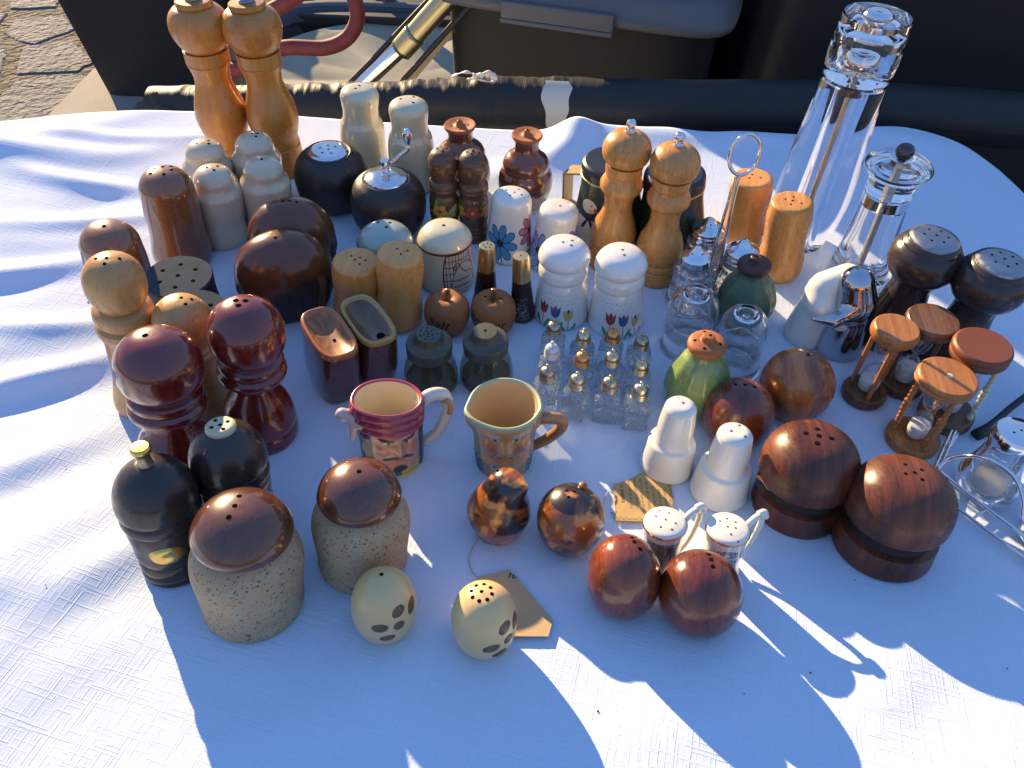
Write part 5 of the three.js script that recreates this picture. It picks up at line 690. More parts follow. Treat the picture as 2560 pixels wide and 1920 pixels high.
// white tulip shakers
{
  const tulips = canvasTex(2048, 1024, (x, w, h) => {
    x.fillStyle = '#e6e3dc'; x.fillRect(0, 0, w, h); const o = 1024, y0 = 770;
    const tul = (cx, cy, c, k) => { x.save(); x.translate(cx, cy); x.scale(1.75, 1.25); x.translate(-cx, -cy); x.strokeStyle = '#2c6b45'; x.lineWidth = 6; x.beginPath(); x.moveTo(cx, cy + 30); x.lineTo(cx, cy + 120); x.stroke(); x.fillStyle = '#3c8f5c'; for (const s of [-1, 1]) { x.beginPath(); x.ellipse(cx + s * 32, cy + 100, 12, 44, s * 0.55, 0, 7); x.fill(); } x.fillStyle = c; x.beginPath(); x.moveTo(cx - 36, cy - 44); x.lineTo(cx - 12, cy - 20); x.lineTo(cx, cy - 46); x.lineTo(cx + 12, cy - 20); x.lineTo(cx + 36, cy - 44); x.quadraticCurveTo(cx + 40, cy + 36, cx, cy + 38); x.quadraticCurveTo(cx - 40, cy + 36, cx - 36, cy - 44); x.fill(); x.fillStyle = k; x.beginPath(); x.moveTo(cx, cy - 48); x.lineTo(cx + 14, cy - 28); x.lineTo(cx, cy - 12); x.lineTo(cx - 14, cy - 28); x.fill(); x.restore(); };
    tul(o - 165, y0 - 130, '#a83a30', '#7c241e'); tul(o - 4, y0 - 120, '#3d5790', '#9c3434'); tul(o + 160, y0 - 92, '#c9b05a', '#3a4a80');
    x.fillStyle = '#27324f'; for (let i = 0; i < 10; i++) for (let j = 0; j < 10; j++) { const px = o - 300 + i * 62 + (j % 2) * 30 + rr(-9, 9), py = y0 - 260 + j * 36 + rr(-7, 7); if (Math.abs(px - o + 4) < 235 && py > y0 - 170 && py < y0 + 40) continue; x.beginPath(); x.arc(px, py, 4, 0, 7); x.fill(); }
  });
  const pr = [[0, 0], [23, 0, 1], [24.6, 1.6], [24.8, 14], [23, 32], [20.4, 44], [19.2, 47, 1], [20, 48], [22, 50], [22.4, 56], [21.4, 60], [20, 62.4, 1], [21.4, 63.6], [23.2, 67], [22, 73.5], [17.5, 79.5], [9, 82.6], [0, 83.4]];
  const bodyG = lathe(pr, { uv: 'norm', seg: 72 });
  const mt = mat({ map: tulips, roughness: 0.2, clearcoat: 0.9, clearcoatRoughness: 0.07 }), hm = mat({ c: [0.2, 0.17, 0.13], roughness: 0.8 });
  const mk = (label, at, list, turn) => { const t = thing('tulip_shaker', label, 'shaker', at, turn, 'white tulip shakers'); add(t, 'body', bodyG, mt); const c = Math.cos(turn * D2R), s = Math.sin(turn * D2R); holes(t, pr, list.map((p) => [p[0] * c - p[1] * s, p[0] * s + p[1] * c]), 1.4, hm); };
  mk('white ceramic shaker printed with three tulips, three holes, left of the two', L.tulip1, [[-2, 0], [6, -3], [5, 4]], -14); mk('white ceramic shaker printed with three tulips, two holes, in front of the light wood mills', L.tulip2, [[0, -1], [1, 6]], 12);
}
// medium light wood mills
{
  const body = [[0, 0], [19, 0, 1], [20.6, 1.5], [20.6, 16, 1], [19.8, 17, 1], [20.8, 18.5], [21, 24, 1], [20.2, 25], [22, 32], [22.4, 40], [20, 51], [15.4, 63], [13.6, 74], [14.4, 82], [15.6, 86, 1], [16.2, 87], [19.6, 92], [20, 97], [17.4, 103], [15.8, 106.5], [16.8, 109.5, 1], [17.6, 119, 1], [0, 119.5]], head = [[0, 120], [16.4, 120, 1], [19.4, 122.5], [22.2, 130], [21.6, 138], [17, 145.6], [10.5, 149.6], [4.6, 151, 1], [0, 151]], knob = [[4.4, 150.6], [4.6, 152], [2.8, 153], [2.6, 154.5], [4, 156], [4.6, 159], [3.4, 162.2], [0, 163.4]];
  const k = 0.955, sc = (a) => a.map((p) => [p[0], p[1] * k, p[2]]);
  const mk = (label, at) => { const t = thing('light_wood_mill', label, 'pepper mill', at, 0, 'light wood mills with metal knobs'); add(t, 'body', lathe(sc(body), { uv: 'solid' }), M.oak); add(t, 'head', lathe(sc(head), { uv: 'solid' }), M.oak); add(t, 'knob', lathe(sc(knob), { seg: 28 }), M.mirror); };
  mk('turned light wood pepper mill with ball knob, left of the two before the green tins', L.midMill1); mk('turned light wood pepper mill with ball knob, right of the two beside the cruet stand', L.midMill2);
}
// dark green printed tins with goose and handle
{
  const duck = canvasTex(1024, 512, (x, w, h) => {
    x.fillStyle = '#1d3326'; x.fillRect(0, 0, w, h); for (let i = 0; i < 4200; i++) { x.fillStyle = ['rgba(74,110,66,.5)', 'rgba(30,60,60,.5)', 'rgba(150,150,100,.35)', 'rgba(8,20,20,.6)', 'rgba(110,60,50,.3)'][i % 5]; x.beginPath(); x.ellipse(rnd() * w, rnd() * h, rr(2, 7), rr(2, 5), rnd() * 3, 0, 7); x.fill(); }
    x.translate(0, -78); for (const o of [385, 905, 130]) { x.fillStyle = '#d9c9ae'; x.beginPath(); x.ellipse(o, 230, 48, 44, 0, 0, 7); x.fill(); x.fillStyle = '#a33c28'; x.beginPath(); x.moveTo(o + 36, 226); x.lineTo(o + 84, 262); x.lineTo(o + 30, 256); x.fill(); x.fillStyle = '#caa878'; x.beginPath(); x.ellipse(o + 20, 256, 20, 14, 0, 0, 7); x.fill(); x.fillStyle = '#151515'; x.beginPath(); x.arc(o + 18, 222, 5, 0, 7); x.fill(); x.fillStyle = '#cfc3b0'; x.beginPath(); x.ellipse(o - 20, 420, 92, 120, 0.1, 0, 7); x.fill(); x.fillStyle = '#16213a'; x.beginPath(); x.moveTo(o - 62, 276); x.quadraticCurveTo(o, 310, o + 50, 276); x.lineTo(o + 44, 306); x.quadraticCurveTo(o, 330, o - 58, 304); x.fill(); x.beginPath(); x.moveTo(o, 306); x.lineTo(o - 40, 390); x.lineTo(o - 14, 380); x.lineTo(o + 8, 320); x.lineTo(o + 34, 384); x.lineTo(o + 56, 372); x.lineTo(o + 20, 306); x.fill(); }
    x.translate(0, 78); x.fillStyle = '#9c7f3c'; x.fillRect(0, 0, w, 10);
  });
  const mT = mat({ map: duck, roughness: 0.4, clearcoat: 0.4 }), mLid = mat({ c: [0.022, 0.030, 0.038], roughness: 0.3, roughnessMap: null }), mHandle = mat({ map: speckTex([0.40, 0.30, 0.14], [[[0.03, 0.05, 0.04], 400, 1, 3, 0.5]], { s: 75 }), roughness: 0.4, metalness: 0.5 });
  const lid = [[28.2, 80], [29.4, 81, 1], [29.6, 90], [28.6, 93.4], [26, 95, 1], [10, 95.3], [0, 95.4]];
  const mk = (label, at, seen, turn) => { const t = thing('goose_tin_shaker', label, 'tin shaker', at, turn, 'dark green goose printed tins'); add(t, 'body', lathe([[0, 0], [28, 0, 1], [28.6, 1], [28.6, 81, 1], [0, 81]].slice(1, 4), { uv: 'norm' }), mT); add(t, 'rim', lathe([[28.6, 79.5], [30, 80.4], [30, 81.6], [29, 82.2]]), M.brass); add(t, 'lid', lathe(lid), mLid); const c = Math.cos(turn * D2R), s = Math.sin(turn * D2R); holes(t, lid, [[0, 0], ...ring(6, 3.8), ...ring(10, 8.0, 10)].map((p) => [p[0], p[1]]), 0.85);
    const sh = new THREE.Shape(); sh.moveTo(0, 0); sh.lineTo(0.022, 0.004); sh.lineTo(0.022, 0.0455); sh.lineTo(0, 0.052); sh.lineTo(0, 0.0505); sh.lineTo(0.0205, 0.0442); sh.lineTo(0.0205, 0.0055); sh.lineTo(0, 0.0016); sh.closePath(); const e = new THREE.ExtrudeGeometry(sh, { depth: 0.018, bevelEnabled: true, bevelSize: 0.0004, bevelThickness: 0.0004, bevelSegments: 1 }); e.translate(0.0275, 0.024, -0.009); e.rotateY(Math.PI - 0.55 - turn * D2R); const hd = add(t, 'handle', e, mHandle); hd.rotation.y = 0; };
  mk('dark green goose tin shaker with navy lid and bent handle showing at its left', L.tin1, 1, 0); mk('dark green tin shaker with a navy lid, mostly behind the right light wood mill', L.tin2, 0, 30);
}
// cruet stand with three cut glass bottles
{
  const o = thing('cruet_stand', 'chrome wire cruet stand with a tall ring handle', 'cruet stand', [188, -594, 0]);
  add(o, 'ring_handle', sweep(Array.from({ length: 16 }, (_, i) => [Math.cos(i / 16 * 2 * Math.PI) * 12.6 + 1, 148 + Math.sin(i / 16 * 2 * Math.PI) * 18, -4 + Math.sin(i / 16 * 2 * Math.PI) * -2]), 1.6, { closed: true, n: 64, seg: 10 }), M.mirror);
  for (const s of [-1, 1]) add(o, 'rod', sweep([[s * 1.4 - 1, 131, -2], [s * 2.6 - 1, 90, 0], [s * 4.5 - 1, 50, 2], [s * 6 - 1, 4, 6]], 1.5, { n: 24, seg: 10 }), M.mirror);
  for (const [x, z] of [[-32, 30], [-2, 34], [28, 24], [36, -14], [-24, -34], [10, -48]]) add(o, 'post', sweep([[x, 0, z], [x * 1.02, 16, z * 1.02], [x * 1.06, 32, z * 1.05]], 1.3, { n: 10, seg: 8 }), M.mirror);
  const bp = new THREE.Shape(); const three = [[-4, -27], [-21, 15], [23, 6]]; add(o, 'tray', mergeGeometries(three.map(([x, z]) => { const g = new THREE.TorusGeometry(0.021, 0.0013, 8, 40); g.rotateX(Math.PI / 2); g.translate(x / 1000, 0.0025, z / 1000); return g; })), M.mirror);
  const glassP = [[0, 1], [15, 0.5], [19, 3], [19.6, 24], [18.6, 38], [15.6, 44], [13, 47]];
  const gb = lathe(glassP, { seg: 96, n: 5, disp: (th, y) => (y > 3 && y < 40 ? -0.9 * Math.abs(Math.sin(th * 12 + y * 0.22)) - 0.9 * Math.abs(Math.sin(th * 12 - y * 0.22)) : 0) });
  const inner = lathe([[0, 5], [12.5, 6], [14.5, 12], [14.5, 34], [11.5, 44], [11, 47]]);
  const mk = (label, at, capP, list) => { const t = thing('cruet_bottle', label, 'cruet bottle', at, 0, 'cut glass cruet bottles in the stand', 3); add(t, 'bottle', gb, M.glass); add(t, 'inner_wall', inner, M.clearPlastic); add(t, 'lid', lathe(capP), M.mirror); holes(t, capP, list, 0.8); };
  const lidA = [[14.6, 44], [15.8, 45.5], [15.2, 48], [15.8, 50], [15, 53], [15.4, 54.5], [13, 57.5], [7.5, 61], [3, 66], [0, 67.4]], lidB = [[13.2, 45], [13.6, 46, 1], [13.6, 52, 1], [12, 54], [7, 57.5], [3, 63], [1.6, 65], [3, 67.5], [2, 70], [0, 70.6]];
  mk('cut glass cruet bottle at the back of the chrome stand, holes in its pointed lid', L.cruetBack, lidA, [[-6, 2], [4, -4], [7, 3], [0, 6], [-3, -5]]); mk('cut glass cruet bottle at the front left of the chrome stand with a knobbed lid', L.cruetL, lidB, [[4, 5], [-5, 4]]); mk('cut glass cruet bottle at front right of the chrome stand with a one hole lid', L.cruetR, lidA, [[0, 0.3]]);
}
// acrylic mills
{
  const t = thing('tall_acrylic_mill', 'tall clear acrylic pepper mill reaching the top of the picture', 'pepper mill', L.acrylTall);
  add(t, 'body', lathe([[11, 3], [24, 0], [26.2, 1, 1], [26.6, 2], [29.4, 176, 1], [28.8, 177.4, 1], [12, 177.6, 1], [11.6, 170], [11, 3]], { seg: 80 }), M.acrylic); add(t, 'core_rod', new THREE.CylinderGeometry(0.0026, 0.0026, 0.19, 16), mat({ c: [0.45, 0.40, 0.34], metalness: 0.6, roughness: 0.4 })).position.y = 0.1;
  add(t, 'grinder', lathe([[0, 0.6], [10, 0.6, 1], [10, 9, 1], [6, 13], [0, 13]]), M.dullSteel); add(t, 'pepper_dust', lathe([[10.8, 166], [11.2, 168], [10.8, 171]]), mat({ c: [0.10, 0.06, 0.035], roughness: 0.9 }));
  add(t, 'head', lathe([[6, 179], [25, 178.6, 1], [28.4, 179.6, 1], [28.8, 181], [28.8, 231.5, 1], [28, 233, 1], [13.4, 233, 1], [13.2, 222, 1], [20, 217], [20.4, 200], [17, 188], [6, 184, 1], [6, 179]], { seg: 80 }), M.acrylic);
  add(t, 'cap_button', lathe([[0, 214], [12.4, 214, 1], [12.6, 229], [12.4, 233, 1], [10.8, 235.4], [0, 236.2]]), M.chrome); add(t, 'insert', lathe([[0, 186], [12, 186, 1], [15, 190], [16, 196], [14, 200], [0, 201]]), M.mirror);
  const s = thing('small_acrylic_mill', 'shorter clear acrylic pepper mill with a chrome band and black ball knob', 'pepper mill', L.acrylSmall);
  add(s, 'body', lathe([[9, 4], [24, 0], [28.5, 1, 1], [29.2, 3], [28.6, 12], [25.2, 34], [22.2, 62], [20.4, 90, 1], [19.6, 91, 1], [13, 91, 1], [14, 60], [15.5, 24], [9, 4]], { seg: 72 }), M.acrylic); add(s, 'band', lathe([[20.2, 91.2], [20.9, 91.6, 1], [20.9, 101.5, 1], [20.2, 102]]), M.mirror);
  add(s, 'head', lathe([[0, 102.4], [19, 102.4, 1], [20.2, 103], [21, 112], [23.4, 120], [28.2, 126], [29.2, 129], [27, 132.5], [18, 135], [9, 135.6], [5, 134, 1], [0, 133.8]], { seg: 72 }), M.acrylic); add(s, 'core_rod', new THREE.BoxGeometry(0.0046, 0.112, 0.0046), mat({ c: [0.62, 0.60, 0.54], metalness: 0.5, roughness: 0.4 })).position.y = 0.064;
  add(s, 'knob', lathe([[0, 134.2], [3.4, 134.4], [3.6, 136], [6, 138], [7.8, 142.6], [6.6, 147.6], [3.6, 150], [0, 150.6]], { seg: 32 }), mat({ c: [0.10, 0.10, 0.105], metalness: 1, roughness: 0.22 }));
}
// hugging figures
{
  const w = (x, y, z) => Math.max(smin(smin(cap([0, 8, 0], [2, 44, 0], 19.5, 15.5)(x, y, z), cap([4, 58, -1], [19, 69, -1], 14.5, 12.5)(x, y, z), 10), smin(cap([-1, 46, 9], [19, 37, 21], 11, 8)(x, y, z), cap([19, 37, 21], [35, 27, 25], 8, 3.2)(x, y, z), 5), 7), -y);
  const t = thing('hugging_shaker', 'white ceramic hugging figure shaker with one arm round the chrome one', 'figure shaker', L.hugW, 0, 'hugging figure shakers'); add(t, 'body', sdfMesh(w, [-24, -1, -24], [44, 86, 34], 1.5), M.porcelain);
  const c = (x, y, z) => Math.max(smin(smin(cap([0, 8, 0], [3, 46, 0], 22, 17.5)(x, y, z), cap([2, 58, 0], [-2, 76, 0], 17.5, 14.5)(x, y, z), 8), smin(cap([0, 52, 8], [-20, 50, 19], 10, 6)(x, y, z), cap([-20, 50, 19], [-36, 50, 17], 6, 2)(x, y, z), 4), 6), -y);
  const s = thing('hugging_shaker', 'chrome plated hugging figure shaker leaning on the white one', 'figure shaker', L.hugC, 0, 'hugging figure shakers'); add(s, 'body', sdfMesh(c, [-42, -1, -26], [28, 94, 30], 1.5), mat({ c: [0.50, 0.50, 0.52], metalness: 1, roughness: 0.05 }));
}
// big black shakers at the right
{
  const pr = [[0, 0], [27, 0, 1], [28.6, 2], [27.4, 14], [22.5, 34], [18.4, 52], [17.4, 62], [18.6, 70, 1], [19.4, 70.6], [25, 76], [29, 85], [29.4, 93], [27, 101], [24, 104.5, 1], [23.6, 106, 1], [22, 108], [21, 109, 1], [0, 109]], sv = [[20.6, 108], [20.2, 110.6, 1], [17.5, 112.4], [8, 113.6], [0, 114]];
  const mk = (label, at, list) => { const t = thing('black_waisted_shaker', label, 'shaker', at, 0, 'black waisted shakers with metal sieves'); add(t, 'body', lathe(pr, { uv: 'solid' }), M.blackLacquer); add(t, 'sieve', lathe(sv), M.dullSteel); holes(t, sv, list, 1.2); };
  const h = [[0, 0], ...ring(6, 9.5, 12)]; mk('large black waisted shaker with a dull metal sieve, beside the chrome hugging figure', L.blk1, h); mk('large black waisted shaker with a dull metal sieve, touching the right picture edge', L.blk2, h.map((p) => [p[0] * 0.8 + p[1] * 0.6, p[1] * 0.8 - p[0] * 0.6]));
}
// egg timers
{
  const bulb = (y0, y1, r) => { const m = (y0 + y1) / 2; return [[r * 0.6, y0, 1], [r * 0.9, y0 + 1], [r, y0 + 6], [r, m - 13], [r * 0.75, m - 6], [1.8, m], [r * 0.75, m + 6], [r, m + 13], [r, y1 - 6], [r * 0.9, y1 - 1], [r * 0.6, y1]]; };
  const mk = (label, at, o) => {
    const t = thing('egg_timer', label, 'egg timer', at, o.turn || 0, 'sand egg timers'); const H = o.H, d = o.d, R0 = o.R0, R1 = o.R1;
    const disc = (R, y, g) => (g ? [[0, y], [R - 3, y, 1], [R - 1, y + 1], [R, y + d * 0.35], [R - 0.8, y + d * 0.5, 1], [R, y + d * 0.62], [R - 0.6, y + d - 1.2], [R - 2, y + d, 1], [0, y + d]] : [[0, y], [R - 0.8, y, 1], [R, y + 0.8], [R, y + d - 0.8], [R - 0.8, y + d, 1], [0, y + d]]);
    add(t, 'base', lathe(disc(R0, 0, o.groove), { uv: 'solid', S: 0.045 }), o.m2 || o.m); add(t, 'top', lathe(disc(R1, H - d, o.groove), { uv: 'solid', S: 0.045 }), o.m);
    for (let k = 0; k < 3; k++) { const a = (o.a0 + k * 120) * D2R, x = Math.cos(a) * (R0 - 4.4), z = Math.sin(a) * (R0 - 4.4); const L2 = H - 2 * d; const prf = o.spindle ? Array.from({ length: 25 }, (_, i) => { const q = i / 24, e = Math.min(q, 1 - q); return [e < 0.08 ? 2.6 : e < 0.13 ? 1.7 : 2.5 + (e > 0.38 ? 0.7 : 0) - (i % 2) * 0.8, q * L2]; }) : [[2.1, 0], [2.1, L2]]; const g = lathe(prf, { seg: 14, n: 3 }); g.translate(x / 1000, d / 1000, z / 1000); add(t, 'post', g, o.mp); }
    add(t, 'glass', lathe(bulb(d, H - d, o.rg), { seg: 36 }), M.clearPlastic); const hs = o.sand; const sp = [[0, d + 0.5], [o.rg * 0.8, d + 0.8], [o.rg * 0.93, d + 5], [o.rg * 0.93, d + hs, 1], [o.rg * 0.5, d + hs + 1], [0, d + hs + 1.6]]; add(t, 'sand', lathe(sp, { seg: 30 }), M.sand);
    if (o.dot) { const m = add(t, 'plug', holeGeo(2.4), M.ivory); m.position.set(0.001, H / 1000, 0); }
  };
  mk('light wood egg timer with a striped round top, frontmost left of the plain two', L.H1, { H: 81, d: 11, R0: 17.2, R1: 17.2, m: M.honey, m2: M.walnut, mp: M.honey, rg: 8.6, sand: 12, a0: 100 });
  mk('brown wood egg timer with a plain round top, close before the black waisted shaker', L.H2, { H: 79, d: 10, R0: 18, R1: 19.8, m: M.walnut, mp: M.walnut, rg: 8.6, sand: 16, a0: 60 });
  mk('dark reddish brown egg timer with cream turned posts, furthest right', L.H3, { H: 86, d: 13, R0: 21.5, R1: 21.8, m: mat({ c: [0.18, 0.052, 0.020], roughness: 0.45 }), m2: M.walnut, mp: M.ivory, rg: 8.2, sand: 14, a0: 40, spindle: true, groove: true });
  mk('orange wood egg timer with ribbed turned posts and a small hole in its top', L.H4, { H: 78, d: 10, R0: 21, R1: 22, m: M.honey, mp: M.honey, rg: 8.4, sand: 13, a0: 80, spindle: true, groove: true, dot: true });
}
// clear plastic domes
{
  const pr = [[0, 56.6], [4, 56.8], [9, 58.4], [12, 61], [18, 56], [21.4, 46.5], [22.6, 30], [23, 4], [23.2, 0, 1], [25.4, 0, 1], [26, 1.5], [25.4, 3, 1], [24.6, 4], [24.2, 30], [23, 48], [19.5, 58], [13.5, 63.6], [9.5, 65, 1], [8.6, 64], [8, 60.5], [4.5, 58.5], [2.5, 60.5], [1.2, 61.6], [0, 61.8]];
  const mk = (label, at, k) => { const t = thing('clear_dome_shaker', label, 'shaker', at, 0, 'clear plastic dome shakers'); const q = pr.map((p) => [p[0] * k, p[1], p[2]]); const rg = (R, r, y) => { const g = new THREE.TorusGeometry(R / 1000, r / 1000, 10, 64); g.rotateX(Math.PI / 2); g.translate(0, y / 1000, 0); return g; }; add(t, 'cup_rim', rg(19.4 * k, 0.8, 31), M.acrylic);  add(t, 'dome', lathe(q, { seg: 64 }), M.acrylic); add(t, 'inner_cup', lathe([[0, 6], [18 * k, 6, 1], [19.5 * k, 8], [19.5 * k, 28], [18 * k, 31]], { seg: 48 }), M.clearPlastic); add(t, 'base_plug', lathe([[0, 1], [20 * k, 1, 1], [22 * k, 2.4], [22 * k, 4.6], [20.5 * k, 5.4]], { seg: 48 }), M.thinGlass); holes(t, [[0, 58], [20 * k, 58]], [[1, 9]], 0.8, M.frosted); };
  mk('clear plastic dome shaker, left of the two behind the green gourd shaker', L.cl1, 0.96); mk('clear plastic dome shaker, right of the two behind the green gourd shaker', L.cl2, 0.88);
}
// green gourd shakers
{
  const gr = tex(512, 512, (u, v) => { const n = fbm(u * 8, v * 5, 8, 91, 4), st = 0.5 + 0.5 * Math.cos(u * 2 * Math.PI * 11), f = pn(u * 90, v * 60, 90, 60, 3); let c = mixc([0.23, 0.33, 0.075], [0.055, 0.13, 0.065], clamp(n * 0.8 + (1 - st) * 0.3 - 0.05)); c = mixc(c, [0.40, 0.44, 0.16], 0.25 * f); c = mixc(c, [0.33, 0.15, 0.055], sst(0.37, 0.30, v + 0.05 * (n - 0.5))); return c; });
  const gd = tex(512, 512, (u, v) => { const n = fbm(u * 8, v * 5, 8, 95, 4), f = pn(u * 90, v * 60, 90, 60, 5); return mixc(mixc([0.085, 0.16, 0.085], [0.03, 0.075, 0.045], n), [0.2, 0.28, 0.15], 0.3 * f * f); });
  const pr = [[0, 0], [16, 0, 1], [18.4, 1.5], [23, 8], [26.4, 20], [26.4, 31], [22.6, 44], [16.5, 55], [12.2, 61], [11.8, 66, 1]], cp = [[11.8, 65], [13.4, 66, 1], [15, 68.5], [15, 71.5], [13.6, 73.4], [9, 75, 1], [5.6, 75.6], [5, 79], [4, 80.2, 1], [0, 80.4]];
  const mk = (label, at, m, mc, list, k) => { const t = thing('gourd_shaker', label, 'shaker', at, 0, 'green gourd shaped shakers'); add(t, 'body', lathe(pr.map((p) => [p[0], p[1] * k, p[2]]), { uv: 'norm', seg: 88, disp: (th, y) => 0.5 * Math.cos(th * 11) * sst(0, 12, y) * sst(64, 40, y) }), m); const q = cp.map((p) => [p[0], p[1] - 66 * (1 - k), p[2]]); add(t, 'cap', lathe(q), mc); holes(t, q, list, 1.3); };
  mk('bright green gourd shaped ceramic shaker with an orange brown cap of five holes', L.green1, mat({ map: gr, roughness: 0.35, clearcoat: 0.8, clearcoatRoughness: 0.1, bumpMap: bumpFine, bumpScale: 0.0004 }), M.terracotta, [[1, 0], [-10, 0], [-1, -10], [9, 4], [-4, 9]], 1); mk('dark green gourd shaped ceramic shaker with a dark brown cap, behind the clear domes', L.green2, mat({ map: gd, roughness: 0.5, clearcoat: 0.3, bumpMap: bumpFine, bumpScale: 0.0006 }), M.darkClay, [[0, 0]], 0.86);
}
// polished wooden eggs and spheres
{
  const egg = (r, h) => [[0, 0.6], [r * 0.34, 0, 1], [r * 0.62, h * 0.06], [r * 0.93, h * 0.26], [r, h * 0.47], [r * 0.94, h * 0.68], [r * 0.72, h * 0.87], [r * 0.4, h * 0.97], [0, h]];
  const mk = (name, label, at, r, h, m, list, hr, group, dx = 0) => { const t = thing(name, label, 'shaker', at, 0, group); const q = egg(r, h); add(t, 'body', lathe(q, { uv: 'solid', S: 0.075 }), m); holes(t, q, list, hr); };
  mk('wooden_egg_shaker', 'polished red brown wooden egg shaker with a row of holes, behind the white bottle shakers', L.eggW1, 27.6, 57, M.red, [[-5, -6], [2, -5], [9, -3]], 1.5, 'polished wooden eggs'); mk('wooden_egg_shaker', 'polished orange brown grained wooden egg shaker with one hole, right of the pair', L.eggW2, 29.8, 58, M.orange, [[5, -6]], 1.6, 'polished wooden eggs');
  mk('wooden_ball_shaker', 'polished chestnut wooden ball shaker with three holes, front left of the two', L.o1, 23.4, 58, M.red, [[4, -9], [5, -4.5], [8, 0.5]], 1.5, 'polished wooden balls at the front'); mk('wooden_ball_shaker', 'polished dark chestnut wooden ball shaker with three holes, front right of the two', L.o2, 26, 54, M.red, [[5, -10], [5.4, -5], [5.6, 0.5]], 1.6, 'polished wooden balls at the front');
}
// white bottle shaped shakers
{
  const pr = [[0, 0], [18.5, 0, 1], [20.2, 1.5], [20, 12], [18.4, 27], [17.6, 30], [14.8, 32.4], [14.2, 34.5], [13.6, 48], [12.2, 62], [11.4, 66.5], [8.8, 69.2], [0, 70.2]], hm = mat({ c: [0.2, 0.17, 0.13], roughness: 0.8 });
  const mk = (label, at, list, k) => { const t = thing('white_bottle_shaker', label, 'shaker', at, 0, 'plain white bottle shakers'); const q = pr.map((p) => [p[0] * k, p[1] * (2 - k), p[2]]); add(t, 'body', lathe(q), M.porcelain); holes(t, q, list, 1.2, hm); };
  mk('plain white ceramic bottle shaped shaker with one hole, further back of the two', L.whiteB1, [[1, -1]], 1); mk('plain white ceramic bottle shaped shaker with three holes, beside the brown domed mill', L.whiteB2, [[-4, 0], [3, -6], [5, 5]], 1.06);
}
// domed brown wooden pair with a dark groove
{
  const pr0 = [[0, 0], [31, 0, 1], [33, 2], [33.6, 12], [33, 22, 1], [28.6, 23.5, 1]], gro = [[28.8, 23], [27.5, 25], [27.5, 32], [29.2, 34]], pr = [[29.6, 33.4, 1], [32.6, 34.2, 1], [34, 36.5], [34.6, 44.5], [33.2, 55], [28, 64.6], [19, 71.6], [9, 74.3], [0, 75]];
  const mk = (label, at, k, list, r, ringOn) => { const t = thing('domed_wood_shaker', label, 'shaker', at, 0, 'brown domed wooden shakers'); const s = (a) => a.map((p) => [p[0] * k, p[1], p[2]]); add(t, 'base', lathe(s(pr0), { uv: 'solid' }), M.teak); add(t, 'groove', lathe(s(gro)), mat({ c: [0.012, 0.010, 0.010], roughness: 0.7 })); add(t, 'dome', lathe(s(pr), { uv: 'solid', S: 0.075 }), M.teak); holes(t, s(pr), list, r); if (ringOn) { const g = new THREE.TorusGeometry(0.0135, 0.00035, 6, 60); g.rotateX(Math.PI / 2); const m = add(t, 'scribed_ring', g, M.walnut); m.position.y = 0.0730; } };
  mk('brown domed wooden shaker with a dark groove and five square holes in a scribed circle', L.dome1, 0.985, [[0, 0], [-8, -3], [1, -7], [8, 2], [-3, 7]], 1.9, true); mk('brown domed wooden shaker with a dark groove and five small holes, at the front right', L.dome2, 1.01, [[0, 0], [-3, -8], [6, -3], [-6, 1], [3, 6]], 1.35, false);
}
